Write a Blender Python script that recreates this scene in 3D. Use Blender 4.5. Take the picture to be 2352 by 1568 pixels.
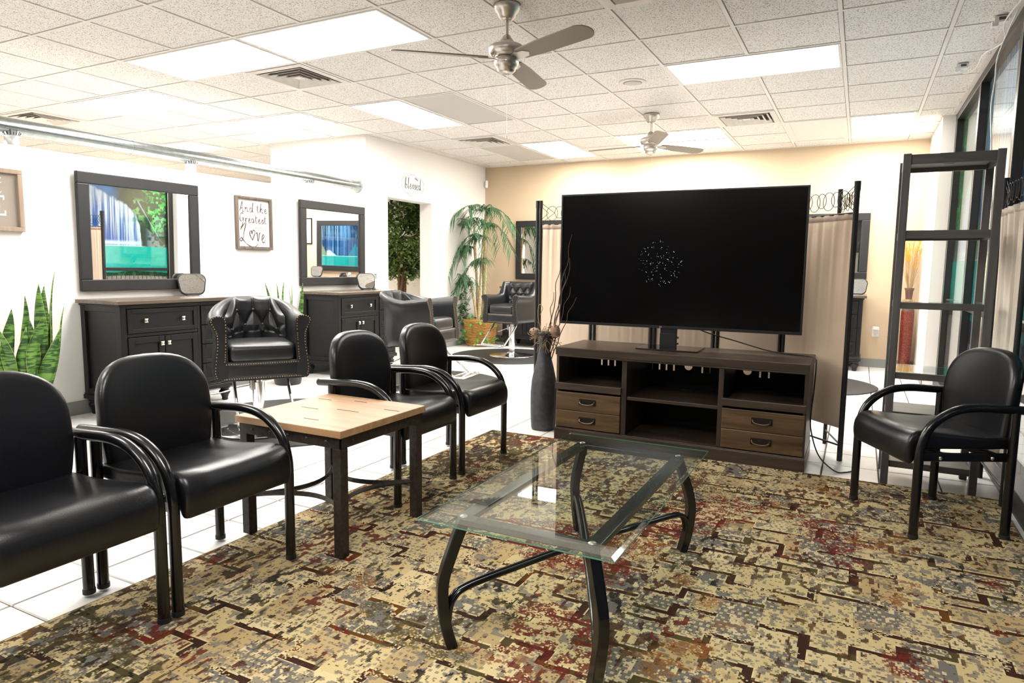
import bpy, math, random
import numpy as np
from mathutils import Vector, Matrix, Euler
PI = math.pi
for o in list(bpy.data.objects):
    bpy.data.objects.remove(o, do_unlink=True)
S = bpy.context.scene
COL = S.collection
rnd = random.Random(11)

# ------------------------------------------------------------------ camera
CH = 1.15                                  # camera height
CEIL = 2.667
Rm = [[0.888, 0.459, 0.012], [0.061, -0.092, -0.994], [-0.455, 0.884, -0.110]]
cam = bpy.data.cameras.new('camera'); camo = bpy.data.objects.new('camera', cam); COL.objects.link(camo)
right = Vector((0.8880, 0.4597, 0.0117)).normalized()
fwd = Vector((-0.4553, 0.8836, -0.1099)).normalized()
right = (right - fwd * right.dot(fwd)).normalized()
up = right.cross(fwd)
M = Matrix((right, up, -fwd)).transposed().to_4x4()
camo.matrix_world = Matrix.Translation((0, 0, CH)) @ M
cam.sensor_width = 36.0
cam.lens = 36.0 * 1537.4 / 2352.0
cam.clip_start = 0.02
S.camera = camo
# ------------------------------------------------------------------ world, exposure
W = bpy.data.worlds.new('world'); S.world = W; W.use_nodes = True
W.node_tree.nodes['Background'].inputs[0].default_value = (0.010, 0.016, 0.03, 1)
W.node_tree.nodes['Background'].inputs[1].default_value = 1.0
S.view_settings.view_transform = 'Standard'
S.view_settings.look = 'None'
S.view_settings.gamma = 1.0
S.view_settings.use_curve_mapping = False
S.view_settings.exposure = 1.6
LIGHT = 11.0                               # strength of the ceiling light panels
BACK_LIGHT = 11.0

# ------------------------------------------------------------------ materials
def new_mat(name):
    m = bpy.data.materials.new(name); m.use_nodes = True
    nt = m.node_tree
    return m, nt, nt.nodes['Principled BSDF']
def N(nt, kind, **kw):
    n = nt.nodes.new(kind)
    for k, v in kw.items():
        setattr(n, k, v)
    return n
def mat(name, col, rough=0.5, metal=0.0, bump=0.0, bscale=60.0, vary=0.0, vscale=6.0, coat=0.0, spec=None, stretch=None, dist=0.002):
    m, nt, b = new_mat(name)
    b.inputs['Base Color'].default_value = (*col, 1)
    b.inputs['Roughness'].default_value = rough
    b.inputs['Metallic'].default_value = metal
    if coat:
        b.inputs['Coat Weight'].default_value = coat; b.inputs['Coat Roughness'].default_value = 0.08
    if spec is not None:
        b.inputs['Specular IOR Level'].default_value = spec
    tc = N(nt, 'ShaderNodeTexCoord')
    src = tc.outputs['Object']
    if stretch:
        mp = N(nt, 'ShaderNodeMapping'); mp.inputs['Scale'].default_value = stretch
        nt.links.new(src, mp.inputs['Vector']); src = mp.outputs['Vector']
    if vary:
        no = N(nt, 'ShaderNodeTexNoise'); no.inputs['Scale'].default_value = vscale; no.inputs['Detail'].default_value = 6
        nt.links.new(src, no.inputs['Vector'])
        mx = N(nt, 'ShaderNodeMix', data_type='RGBA')
        mx.inputs['A'].default_value = (*[c * (1 - vary) for c in col], 1)
        mx.inputs['B'].default_value = (*[min(1, c * (1 + vary)) for c in col], 1)
        rp = N(nt, 'ShaderNodeMapRange'); rp.inputs['From Min'].default_value = 0.3; rp.inputs['From Max'].default_value = 0.7
        nt.links.new(no.outputs['Fac'], rp.inputs['Value'])
        nt.links.new(rp.outputs['Result'], mx.inputs['Factor'])
        nt.links.new(mx.outputs['Result'], b.inputs['Base Color'])
    if bump:
        no2 = N(nt, 'ShaderNodeTexNoise'); no2.inputs['Scale'].default_value = bscale; no2.inputs['Detail'].default_value = 3
        nt.links.new(src, no2.inputs['Vector'])
        bp = N(nt, 'ShaderNodeBump'); bp.inputs['Strength'].default_value = bump; bp.inputs['Distance'].default_value = dist
        nt.links.new(no2.outputs['Fac'], bp.inputs['Height'])
        nt.links.new(bp.outputs['Normal'], b.inputs['Normal'])
    return m
def emis(name, col, strength):
    m = bpy.data.materials.new(name); m.use_nodes = True; nt = m.node_tree
    nt.nodes.remove(nt.nodes['Principled BSDF'])
    e = N(nt, 'ShaderNodeEmission'); e.inputs[0].default_value = (*col, 1); e.inputs[1].default_value = strength
    nt.links.new(e.outputs[0], nt.nodes['Material Output'].inputs[0])
    return m
def attr_mat(name, attr, rough=0.9, bump=0.0, bscale=300, spec=None, speck=0.0):
    m, nt, b = new_mat(name)
    a = N(nt, 'ShaderNodeAttribute', attribute_name=attr)
    out = a.outputs['Color']
    tc = N(nt, 'ShaderNodeTexCoord')
    if speck:
        no = N(nt, 'ShaderNodeTexNoise'); no.inputs['Scale'].default_value = bscale; no.inputs['Detail'].default_value = 2
        nt.links.new(tc.outputs['Object'], no.inputs['Vector'])
        mr = N(nt, 'ShaderNodeMapRange'); mr.inputs['From Min'].default_value = 0.3; mr.inputs['From Max'].default_value = 0.7
        mr.inputs['To Min'].default_value = 1 - speck; mr.inputs['To Max'].default_value = 1 + speck
        nt.links.new(no.outputs['Fac'], mr.inputs['Value'])
        vm = N(nt, 'ShaderNodeVectorMath', operation='SCALE')
        nt.links.new(out, vm.inputs[0]); nt.links.new(mr.outputs['Result'], vm.inputs['Scale'])
        out = vm.outputs['Vector']
    nt.links.new(out, b.inputs['Base Color'])
    b.inputs['Roughness'].default_value = rough
    if spec is not None: b.inputs['Specular IOR Level'].default_value = spec
    if bump:
        no2 = N(nt, 'ShaderNodeTexNoise'); no2.inputs['Scale'].default_value = bscale; no2.inputs['Detail'].default_value = 2
        nt.links.new(tc.outputs['Object'], no2.inputs['Vector'])
        bp = N(nt, 'ShaderNodeBump'); bp.inputs['Strength'].default_value = bump; bp.inputs['Distance'].default_value = 0.003
        nt.links.new(no2.outputs['Fac'], bp.inputs['Height']); nt.links.new(bp.outputs['Normal'], b.inputs['Normal'])
    return m
def glass_mat(name, tint, ior=1.5, rough=0.0, boost=1.0):
    m = bpy.data.materials.new(name); m.use_nodes = True; nt = m.node_tree
    nt.nodes.remove(nt.nodes['Principled BSDF'])
    t = N(nt, 'ShaderNodeBsdfTransparent'); t.inputs[0].default_value = (*tint, 1)
    g = N(nt, 'ShaderNodeBsdfGlossy'); g.inputs['Roughness'].default_value = rough; g.inputs['Color'].default_value = (1, 1, 1, 1)
    f = N(nt, 'ShaderNodeFresnel'); gn = N(nt, 'ShaderNodeNewGeometry')
    io = N(nt, 'ShaderNodeMapRange'); io.inputs['To Min'].default_value = ior; io.inputs['To Max'].default_value = 1 / ior   # same reflectance from both sides of a face
    nt.links.new(gn.outputs['Backfacing'], io.inputs['Value']); nt.links.new(io.outputs['Result'], f.inputs['IOR'])
    ml = N(nt, 'ShaderNodeMath', operation='MULTIPLY'); ml.inputs[1].default_value = boost; ml.use_clamp = True
    nt.links.new(f.outputs[0], ml.inputs[0])
    mx = N(nt, 'ShaderNodeMixShader')
    nt.links.new(ml.outputs[0], mx.inputs[0]); nt.links.new(t.outputs[0], mx.inputs[1]); nt.links.new(g.outputs[0], mx.inputs[2])
    nt.links.new(mx.outputs[0], nt.nodes['Material Output'].inputs[0])
    return m
def wood_mat(name, c1, c2, axis=0, rough=0.45, scale=1.0, bump=0.15, knots=False):
    m, nt, b = new_mat(name)
    tc = N(nt, 'ShaderNodeTexCoord'); mp = N(nt, 'ShaderNodeMapping')
    sc = [14 * scale, 14 * scale, 14 * scale]; sc[axis] = 1.1 * scale
    mp.inputs['Scale'].default_value = sc
    nt.links.new(tc.outputs['Object'], mp.inputs['Vector'])
    no = N(nt, 'ShaderNodeTexNoise'); no.inputs['Scale'].default_value = 1.6; no.inputs['Detail'].default_value = 8; no.inputs['Roughness'].default_value = 0.65
    no.inputs['Distortion'].default_value = 0.6
    nt.links.new(mp.outputs['Vector'], no.inputs['Vector'])
    cr = N(nt, 'ShaderNodeValToRGB'); cr.color_ramp.elements[0].position = 0.34; cr.color_ramp.elements[1].position = 0.68
    cr.color_ramp.elements[0].color = (*c1, 1); cr.color_ramp.elements[1].color = (*c2, 1)
    nt.links.new(no.outputs['Fac'], cr.inputs['Fac'])
    nt.links.new(cr.outputs['Color'], b.inputs['Base Color'])
    b.inputs['Roughness'].default_value = rough
    bp = N(nt, 'ShaderNodeBump'); bp.inputs['Strength'].default_value = bump; bp.inputs['Distance'].default_value = 0.002
    nt.links.new(no.outputs['Fac'], bp.inputs['Height']); nt.links.new(bp.outputs['Normal'], b.inputs['Normal'])
    return m
def tile_mat(name):
    m, nt, b = new_mat(name)
    b.inputs['Roughness'].default_value = 0.95
    tc = N(nt, 'ShaderNodeTexCoord')
    no = N(nt, 'ShaderNodeTexNoise'); no.inputs['Scale'].default_value = 130; no.inputs['Detail'].default_value = 2
    gm = N(nt, 'ShaderNodeNewGeometry')
    nt.links.new(gm.outputs['Position'], no.inputs['Vector'])
    cr = N(nt, 'ShaderNodeValToRGB')
    e = cr.color_ramp.elements
    e[0].position = 0.36; e[0].color = (0.36, 0.31, 0.27, 1); e[1].position = 0.46; e[1].color = (0.80, 0.775, 0.745, 1)
    nt.links.new(no.outputs['Fac'], cr.inputs['Fac']); nt.links.new(cr.outputs['Color'], b.inputs['Base Color'])
    bp = N(nt, 'ShaderNodeBump'); bp.inputs['Strength'].default_value = 0.5; bp.inputs['Distance'].default_value = 0.003
    nt.links.new(no.outputs['Fac'], bp.inputs['Height']); nt.links.new(bp.outputs['Normal'], b.inputs['Normal'])
    return m
def band_leaf_mat(name):
    m, nt, b = new_mat(name)
    tc = N(nt, 'ShaderNodeTexCoord')
    mp = N(nt, 'ShaderNodeMapping'); mp.inputs['Scale'].default_value = (9, 9, 55)
    nt.links.new(tc.outputs['Object'], mp.inputs['Vector'])
    no = N(nt, 'ShaderNodeTexNoise'); no.inputs['Scale'].default_value = 1.0; no.inputs['Detail'].default_value = 4; no.inputs['Distortion'].default_value = 1.0
    nt.links.new(mp.outputs['Vector'], no.inputs['Vector'])
    cr = N(nt, 'ShaderNodeValToRGB'); e = cr.color_ramp.elements
    e[0].position = 0.44; e[0].color = (0.018, 0.06, 0.012, 1); e[1].position = 0.56; e[1].color = (0.125, 0.27, 0.045, 1)
    nt.links.new(no.outputs['Fac'], cr.inputs['Fac']); nt.links.new(cr.outputs['Color'], b.inputs['Base Color'])
    b.inputs['Roughness'].default_value = 0.45
    return m
def weave_mat(name, c1, c2, scale=60):
    m, nt, b = new_mat(name)
    tc = N(nt, 'ShaderNodeTexCoord')
    w = N(nt, 'ShaderNodeTexWave'); w.wave_type = 'BANDS'; w.bands_direction = 'Z'; w.inputs['Scale'].default_value = scale * 0.35; w.inputs['Distortion'].default_value = 3.0
    w.inputs['Detail Scale'].default_value = 3.0
    nt.links.new(tc.outputs['Object'], w.inputs['Vector'])
    mx = N(nt, 'ShaderNodeMix', data_type='RGBA'); mx.inputs['A'].default_value = (*c1, 1); mx.inputs['B'].default_value = (*c2, 1)
    nt.links.new(w.outputs['Fac'], mx.inputs['Factor']); nt.links.new(mx.outputs['Result'], b.inputs['Base Color'])
    b.inputs['Roughness'].default_value = 0.6
    return m

MT = {}
MT['wall'] = mat('white_wall_paint', (0.80, 0.775, 0.74), 0.85, bump=0.25, bscale=90)
MT['wall_cream'] = mat('cream_wall_paint', (0.80, 0.75, 0.67), 0.85, bump=0.2, bscale=90)
MT['tan'] = mat('tan_wall_paint', (0.57, 0.44, 0.30), 0.85, bump=0.25, bscale=90)
MT['ceil'] = tile_mat('acoustic_tile')
MT['grid'] = mat('ceiling_grid_enamel', (0.72, 0.69, 0.66), 0.5)
MT['plenum'] = mat('plenum_dark', (0.25, 0.23, 0.21), 0.9)
MT['tile'] = mat('floor_tile_glaze', (0.76, 0.745, 0.725), 0.32, vary=0.035, vscale=14, bump=0.12, bscale=25)
MT['grout'] = mat('floor_grout', (0.10, 0.07, 0.05), 0.9)
MT['base'] = mat('vinyl_baseboard', (0.25, 0.25, 0.235), 0.6)
MT['nightglass'] = mat('dark_front_storefront', (0.035, 0.032, 0.030), 0.25)
MT['black_frame'] = mat('black_window_frame', (0.012, 0.011, 0.011), 0.4)
MT['leather'] = mat('black_vinyl', (0.0045, 0.0045, 0.006), 0.33, bump=0.35, bscale=220, spec=0.55, dist=0.0012)
MT['leather2'] = mat('salon_black_leather', (0.010, 0.0105, 0.012), 0.36, bump=0.4, bscale=180, spec=0.6, dist=0.0015)
MT['tube'] = mat('black_steel_tube', (0.004, 0.004, 0.0045), 0.22, spec=0.6)
MT['foot'] = mat('black_rubber', (0.012, 0.012, 0.012), 0.6)
MT['chrome'] = mat('chrome', (0.78, 0.78, 0.79), 0.12, metal=1.0)
MT['nickel'] = mat('satin_nickel', (0.62, 0.58, 0.53), 0.32, metal=1.0, bump=0.1, bscale=200)
MT['nickel2'] = mat('nickel_knob', (0.75, 0.70, 0.60), 0.25, metal=1.0)
MT['galv'] = mat('galvanised_steel', (0.30, 0.33, 0.33), 0.27, metal=1.0, vary=0.10, vscale=25, bump=0.1, bscale=40)
MT['brass'] = mat('aged_brass_nail', (0.38, 0.27, 0.14), 0.3, metal=1.0)
MT['blackwood'] = mat('black_painted_wood', (0.0035, 0.0035, 0.004), 0.42, spec=0.4, bump=0.1, bscale=120)
MT['mirrorframe'] = mat('charcoal_mirror_frame', (0.012, 0.012, 0.013), 0.5, bump=0.1, bscale=100)
MT['mirror'] = mat('mirror_silver', (0.93, 0.93, 0.93), 0.0, metal=1.0)
MT['dresser_top'] = wood_mat('dresser_top_wood', (0.075, 0.055, 0.038), (0.125, 0.097, 0.072), axis=1, rough=0.24)
MT['stand'] = wood_mat('dark_walnut', (0.020, 0.013, 0.009), (0.078, 0.052, 0.036), axis=0, rough=0.38)
MT['stand_v'] = wood_mat('dark_walnut_upright', (0.020, 0.014, 0.010), (0.068, 0.047, 0.034), axis=2, rough=0.4)
MT['drawer'] = wood_mat('rustic_drawer_wood', (0.042, 0.023, 0.010), (0.165, 0.098, 0.045), axis=0, rough=0.42, scale=0.9)
MT['dark_in'] = mat('dark_back_panel', (0.004, 0.004, 0.004), 0.8)
MT['oak'] = wood_mat('light_oak_top', (0.36, 0.20, 0.095), (0.52, 0.33, 0.18), axis=0, rough=0.4, scale=1.0)
MT['oak_crack'] = mat('oak_crack', (0.05, 0.025, 0.012), 0.8)
MT['rust'] = mat('rust_brown_iron', (0.030, 0.022, 0.017), 0.45, metal=0.3, vary=0.5, vscale=60, bump=0.3, bscale=150)
MT['tv'] = mat('television_bezel', (0.010, 0.010, 0.012), 0.35)
MT['screen'] = mat('television_screen', (0.0014, 0.0013, 0.0016), 0.16, spec=0.30)
MT['glossblack'] = mat('gloss_black_glass', (0.004, 0.004, 0.004), 0.05, spec=0.7)
MT['fabric'] = mat('beige_screen_fabric', (0.76, 0.60, 0.45), 0.9, bump=0.3, bscale=500, vary=0.05, vscale=3)
MT['fabric2'] = mat('cream_screen_fabric', (0.74, 0.66, 0.56), 0.9, bump=0.3, bscale=500, vary=0.06, vscale=5)
MT['hem'] = mat('fabric_hem', (0.55, 0.42, 0.34), 0.9, bump=0.3, bscale=500)
MT['wire'] = mat('black_wire', (0.012, 0.010, 0.009), 0.5)
MT['shelfwood'] = wood_mat('grey_brown_laminate', (0.064, 0.059, 0.059), (0.125, 0.117, 0.117), axis=2, rough=0.5)
MT['shelfboard'] = wood_mat('grey_brown_board', (0.070, 0.062, 0.056), (0.130, 0.118, 0.108), axis=0, rough=0.45)
MT['glass_green'] = glass_mat('table_glass', (0.93, 0.975, 0.95), 1.5)
MT['glass_edge'] = mat('glass_edge_green', (0.10, 0.26, 0.20), 0.08, spec=0.8)
MT['pane'] = glass_mat('window_glass', (0.90, 0.94, 0.93), 1.52)
MT['shelfglass'] = glass_mat('shelf_glass', (0.90, 0.96, 0.94), 1.5)
MT['vase'] = mat('charcoal_stone_vase', (0.035, 0.037, 0.042), 0.5, vary=0.3, vscale=30, bump=0.8, bscale=28, dist=0.006)
MT['twig'] = mat('brown_twig', (0.075, 0.035, 0.022), 0.7)
MT['root'] = mat('dry_tan_root', (0.27, 0.17, 0.09), 0.8)
MT['pod'] = mat('dry_seed_pod', (0.30, 0.20, 0.13), 0.8, bump=0.8, bscale=60, dist=0.006)
MT['redvase'] = mat('red_mosaic_vase', (0.15, 0.026, 0.014), 0.35, vary=0.75, vscale=90, bump=0.5, bscale=90)
MT['redneck'] = mat('dark_bronze_neck', (0.10, 0.05, 0.035), 0.45)
MT['wheat'] = mat('yellow_dried_grass', (0.72, 0.42, 0.03), 0.8)
MT['straw'] = mat('straw_stalk', (0.42, 0.28, 0.13), 0.8)
MT['palm'] = mat('palm_leaf_green', (0.045, 0.13, 0.05), 0.5, vary=0.35, vscale=5)
MT['palmstem'] = mat('palm_tan_stem', (0.52, 0.38, 0.20), 0.7, vary=0.25, vscale=14, stretch=(1, 1, 4))
MT['basket'] = weave_mat('wicker', (0.20, 0.075, 0.015), (0.62, 0.32, 0.075), 75)
MT['ivy'] = mat('ivy_leaf', (0.08, 0.30, 0.05), 0.45, vary=0.3, vscale=10)
MT['ficus'] = mat('ficus_leaf', (0.150, 0.25, 0.06), 0.62, vary=0.6, vscale=4)
MT['bark'] = mat('ficus_bark', (0.15, 0.075, 0.035), 0.8, bump=0.7, bscale=25, dist=0.006)
MT['snake'] = band_leaf_mat('snake_plant_leaf')
MT['snake_edge'] = mat('snake_leaf_edge', (0.42, 0.46, 0.13), 0.5)
MT['pot'] = mat('black_plastic_pot', (0.012, 0.012, 0.012), 0.4)
MT['soil'] = mat('potting_soil', (0.03, 0.018, 0.01), 0.95)
MT['mat'] = mat('dark_grey_floor_mat', (0.020, 0.019, 0.018), 0.6, bump=0.2, bscale=300)
MT['white_pl'] = mat('white_plastic', (0.80, 0.79, 0.76), 0.35)
MT['grey_pl'] = mat('grey_plastic', (0.10, 0.10, 0.10), 0.4)
MT['lcd'] = mat('phone_lcd', (0.15, 0.22, 0.17), 0.2)
MT['signframe'] = wood_mat('weathered_sign_frame', (0.07, 0.052, 0.04), (0.19, 0.15, 0.115), axis=2, rough=0.7)
MT['signframe2'] = wood_mat('pale_pine_frame', (0.28, 0.20, 0.145), (0.42, 0.32, 0.24), axis=2, rough=0.7)
MT['paper'] = mat('white_sign_board', (0.85, 0.84, 0.82), 0.7)
MT['kraft'] = mat('tan_sign_board', (0.33, 0.285, 0.24), 0.8, bump=0.2, bscale=300)
MT['ink'] = mat('brown_ink', (0.10, 0.055, 0.04), 0.8)
MT['ink2'] = mat('grey_ink', (0.13, 0.11, 0.10), 0.8)
MT['inkpale'] = mat('pale_brown_ink', (0.28, 0.22, 0.18), 0.8)
MT['whiteink'] = mat('white_ink', (0.92, 0.90, 0.87), 0.7)
MT['vent'] = mat('vent_enamel', (0.66, 0.62, 0.57), 0.5, vary=0.08, vscale=20)
MT['vent_dark'] = mat('vent_throat', (0.06, 0.05, 0.045), 0.9)
MT['lens_off'] = mat('unlit_diffuser', (0.52, 0.50, 0.48), 0.6, bump=0.4, bscale=300)
MT['spk'] = mat('speaker_grille', (0.55, 0.52, 0.47), 0.7, bump=0.5, bscale=600)
MT['lamp'] = emis('fluorescent_diffuser', (1.0, 0.965, 0.91), LIGHT)
MT['lampB'] = emis('fluorescent_diffuser_back', (1.0, 0.955, 0.89), BACK_LIGHT)
MT['star'] = emis('screen_pixel', (0.35, 0.7, 0.8), 0.9)
MT['starw'] = emis('screen_pixel_white', (0.7, 0.7, 0.7), 0.6)
MT['txt'] = emis('screen_text_dim', (0.10, 0.10, 0.14), 0.35)
MT['rug'] = attr_mat('rug_wool', 'pix', 0.95, bump=0.7, bscale=420, spec=0.1, speck=0.18)
MT['print'] = attr_mat('printed_window_film', 'pix', 0.55, spec=0.2, speck=0.06, bscale=60)
MT['blade'] = mat('fan_blade_taupe', (0.27, 0.23, 0.19), 0.5, metal=0.2)

# ------------------------------------------------------------------ mesh helpers
class MB:
    def __init__(s): s.v = []; s.f = []; s.sm = []
    def add(s, vs, fs, smooth=False):
        b = len(s.v); s.v += [tuple(v) for v in vs]; s.f += [tuple(i + b for i in f) for f in fs]; s.sm += [smooth] * len(fs)
    def box(s, x0, x1, y0, y1, z0, z1, m=None):
        vs = [(x0, y0, z0), (x1, y0, z0), (x1, y1, z0), (x0, y1, z0), (x0, y0, z1), (x1, y0, z1), (x1, y1, z1), (x0, y1, z1)]
        if m is not None: vs = [m @ Vector(v) for v in vs]
        s.add(vs, [(0, 3, 2, 1), (4, 5, 6, 7), (0, 1, 5, 4), (1, 2, 6, 5), (2, 3, 7, 6), (3, 0, 4, 7)])
        return s
    def tube(s, pts, r, n=8, caps=True, smooth=True, flat=1.0):
        pts = [Vector(p) for p in pts]; rr = r if hasattr(r, '__len__') else [r] * len(pts)
        rings = []; prev = None
        for i, p in enumerate(pts):
            d = (pts[min(i + 1, len(pts) - 1)] - pts[max(i - 1, 0)])
            if d.length < 1e-9: d = Vector((0, 0, 1))
            d.normalize()
            if prev is None:
                a = Vector((0, 0, 1)) if abs(d.z) < 0.9 else Vector((1, 0, 0))
                u = d.cross(a).normalized()
            else:
                u = (prev - d * prev.dot(d))
                u = u.normalized() if u.length > 1e-6 else d.orthogonal().normalized()
            prev = u; w = d.cross(u)
            rings.append([p + (u * math.cos(2 * PI * k / n) + w * math.sin(2 * PI * k / n) * flat) * rr[i] for k in range(n)])
        vs = [v for g in rings for v in g]; fs = []
        for i in range(len(pts) - 1):
            for k in range(n):
                k2 = (k + 1) % n
                fs.append((i * n + k, i * n + k2, (i + 1) * n + k2, (i + 1) * n + k))
        s.add(vs, fs, smooth)
        if caps:
            s.add(rings[0], [tuple(range(n))[::-1]]); s.add(rings[-1], [tuple(range(n))])
        return s
    def lathe(s, prof, n=24, c=(0, 0, 0), m=None, smooth=True, caps=True):
        vs = []
        for r, z in prof:
            for k in range(n):
                a = 2 * PI * k / n
                v = Vector((r * math.cos(a), r * math.sin(a), z))
                if m is not None: v = m @ v
                vs.append(v + Vector(c))
        fs = []
        for i in range(len(prof) - 1):
            for k in range(n):
                k2 = (k + 1) % n
                fs.append((i * n + k, i * n + k2, (i + 1) * n + k2, (i + 1) * n + k))
        if caps:
            L = (len(prof) - 1) * n
            fs.append(tuple(range(n))[::-1]); fs.append(tuple(L + k for k in range(n)))
        s.add(vs, fs, smooth); return s
    def prism(s, outline, h0, h1, fn=None):
        """outline in (a,b); extruded along c from h0 to h1; fn maps (a,b,c)->xyz"""
        fn = fn or (lambda a, b, c: (a, b, c)); n = len(outline)
        vs = [fn(a, b, h0) for a, b in outline] + [fn(a, b, h1) for a, b in outline]
        fs = [tuple(range(n))[::-1], tuple(range(n, 2 * n))] + [(i, (i + 1) % n, n + (i + 1) % n, n + i) for i in range(n)]
        s.add(vs, fs); return s
    def pillow(s, outline, t, fn, steps=((1, .0), (1, .55), (.975, .80), (.93, .93), (.8, 1.0)), back=True, center=None):
        """rounded cushion: outline (a,b), thickness +-t/2 along c"""
        n = len(outline)
        ca = sum(p[0] for p in outline) / n; cb = sum(p[1] for p in outline) / n
        if center: ca, cb = center
        rings = []
        seq = [(k, h) for k, h in steps]
        full = [(k, -h) for k, h in reversed(seq)][:-1] + seq if back else seq
        full = [(0.4, full[0][1])] + full + [(0.4, full[-1][1])]
        w = max(abs(p[0] - ca) for p in outline)
        for k, h in full:
            d = (1 - k) * w
            ring = []
            for a, b in outline:
                va, vb = a - ca, b - cb
                ring.append(fn(ca + va * k, cb + vb * k, h * t / 2))
            rings.append(ring)
        vs = [v for r in rings for v in r]; fs = []
        for i in range(len(rings) - 1):
            for k in range(n):
                k2 = (k + 1) % n
                fs.append((i * n + k, i * n + k2, (i + 1) * n + k2, (i + 1) * n + k))
        fs.append(tuple(range(n))[::-1]); L = (len(rings) - 1) * n; fs.append(tuple(L + k for k in range(n)))
        s.add(vs, fs, True); return s
    def sphere(s, c, r, n=8, m=5, sc=(1, 1, 1)):
        prof = [(max(1e-4, r * math.sin(PI * i / m)), -r * math.cos(PI * i / m)) for i in range(m + 1)]
        s.lathe(prof, n, c=c, m=Matrix.Diagonal((*sc, 1)), caps=False); return s
    def grid(s, fn, nu, nv, smooth=True, wrap=False):
        vs = [fn(i / nu, j / nv) for j in range(nv + 1) for i in range(nu + 1)]
        fs = [(j * (nu + 1) + i, j * (nu + 1) + i + 1, (j + 1) * (nu + 1) + i + 1, (j + 1) * (nu + 1) + i) for j in range(nv) for i in range(nu)]
        s.add(vs, fs, smooth); return s
    def mesh(s, name, material):
        me = bpy.data.meshes.new(name); me.from_pydata(s.v, [], s.f); me.polygons.foreach_set('use_smooth', s.sm)
        me.materials.append(material); me.update(); return me
    def build(s, name, material, parent=None, bevel=0, seg=2, kind=None, label=None, loc=None, solid=None, sub=0):
        o = bpy.data.objects.new(name, s.mesh(name, material)); COL.objects.link(o)
        if parent is not None: o.parent = parent
        if loc: o.location = loc
        if solid:
            md = o.modifiers.new('thick', 'SOLIDIFY'); md.thickness = solid; md.offset = 0
        if bevel:
            md = o.modifiers.new('bevel', 'BEVEL'); md.width = bevel; md.segments = seg; md.limit_method = 'ANGLE'
            md.harden_normals = False
        if sub:
            md = o.modifiers.new('sub', 'SUBSURF'); md.levels = sub; md.render_levels = sub
        if kind: o['kind'] = kind
        if label: o['label'] = label
        return o
def thing(name, label, cat, loc=(0, 0, 0), rz=0, group=None):
    o = bpy.data.objects.new(name, None); COL.objects.link(o); o.empty_display_size = 0.1
    o.location = loc; o.rotation_euler = (0, 0, rz); o['label'] = label; o['category'] = cat
    if group: o['group'] = group
    return o
def tag(o, label, cat, group=None):
    o['label'] = label; o['category'] = cat
    if group: o['group'] = group
    return o
def struct(o): o['kind'] = 'structure'; return o
def dup(root, loc, rz, label, group=None, cat=None):
    r = root.copy(); COL.objects.link(r); r.location = loc; r.rotation_euler = (0, 0, rz); r['label'] = label
    if group: r['group'] = group
    if cat: r['category'] = cat
    for ch in list(root.children):
        c = ch.copy(); COL.objects.link(c); c.parent = r
        for g in list(ch.children):
            d = g.copy(); COL.objects.link(d); d.parent = c
    return r
def crom(pts, k=6, closed=False):
    P = [Vector(p) for p in pts]; out = []
    n = len(P)
    rng = range(n) if closed else range(n - 1)
    for i in rng:
        if closed: p0, p1, p2, p3 = P[(i - 1) % n], P[i], P[(i + 1) % n], P[(i + 2) % n]
        else: p0, p1, p2, p3 = P[max(i - 1, 0)], P[i], P[i + 1], P[min(i + 2, n - 1)]
        for j in range(k):
            t = j / k
            out.append(0.5 * ((2 * p1) + (-p0 + p2) * t + (2 * p0 - 5 * p1 + 4 * p2 - p3) * t * t + (-p0 + 3 * p1 - 3 * p2 + p3) * t ** 3))
    if not closed: out.append(P[-1])
    return out
def rrect(w, h, r, n=5, cx=0, cy=0):
    out = []
    for sx, sy, a0 in ((1, 1, 0), (-1, 1, 90), (-1, -1, 180), (1, -1, 270)):
        for k in range(n + 1):
            a = math.radians(a0 + 90 * k / n)
            out.append((cx + sx * (w / 2 - r) + r * math.cos(a), cy + sy * (h / 2 - r) + r * math.sin(a)))
    return out

# ================================================================== STRUCTURE
GX0, GY0, GP = -5.0706, 3.3131, 0.6096        # ceiling grid origin and pitch
def gx(v): return GX0 + v * GP
def gy(u): return GY0 + u * GP
XL, XR, YB, YF = -5.21, 0.74, 9.15, -3.2      # mirror wall, window wall, back wall, wall behind camera
XFAR = -10.5
# ---- floor
FP = 0.2925; FX0, FY0 = 0.165, 4.06
fb = MB().box(XFAR, 1.2, YF, YB + 0.2, -0.12, -0.006)
floor = struct(fb.build('floor', MT['grout']))
cells = []
g = 0.0034
for i in range(-37, 3):
    for j in range(-25, 19):
        x0 = FX0 + i * FP; y0 = FY0 + j * FP
        if x0 + FP > 1.1 or y0 > YB or y0 < YF: continue
        cx, cy = x0 + FP / 2, y0 + FP / 2
        cells.append((cx, cy))
def seen(cx, cy):
    d = Vector((cx, cy, -CH)); zc = d.dot(fwd)
    if zc < 0.3: return None
    px = 1176 + 1537 * d.dot(right) / zc; py = 784 - 1537 * d.dot(up) / zc
    return (px, py, zc) if -40 < px < 2392 and -40 < py < 1610 else None
vis = []
rest = []
for c in cells:
    s_ = seen(*c)
    under_rug = -2.15 < c[0] < 0.6 and c[1] < 3.95
    if s_ and not under_rug and c[0] > XL - 0.1 and c[0] < 0.75: vis.append((s_[2], c))
    else: rest.append(c)
vis.sort(); near = [c for _, c in vis[:300]]; rest += [c for _, c in vis[300:]]
h = FP / 2 - g
tb = MB(); b_ = 0.0025
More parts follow.
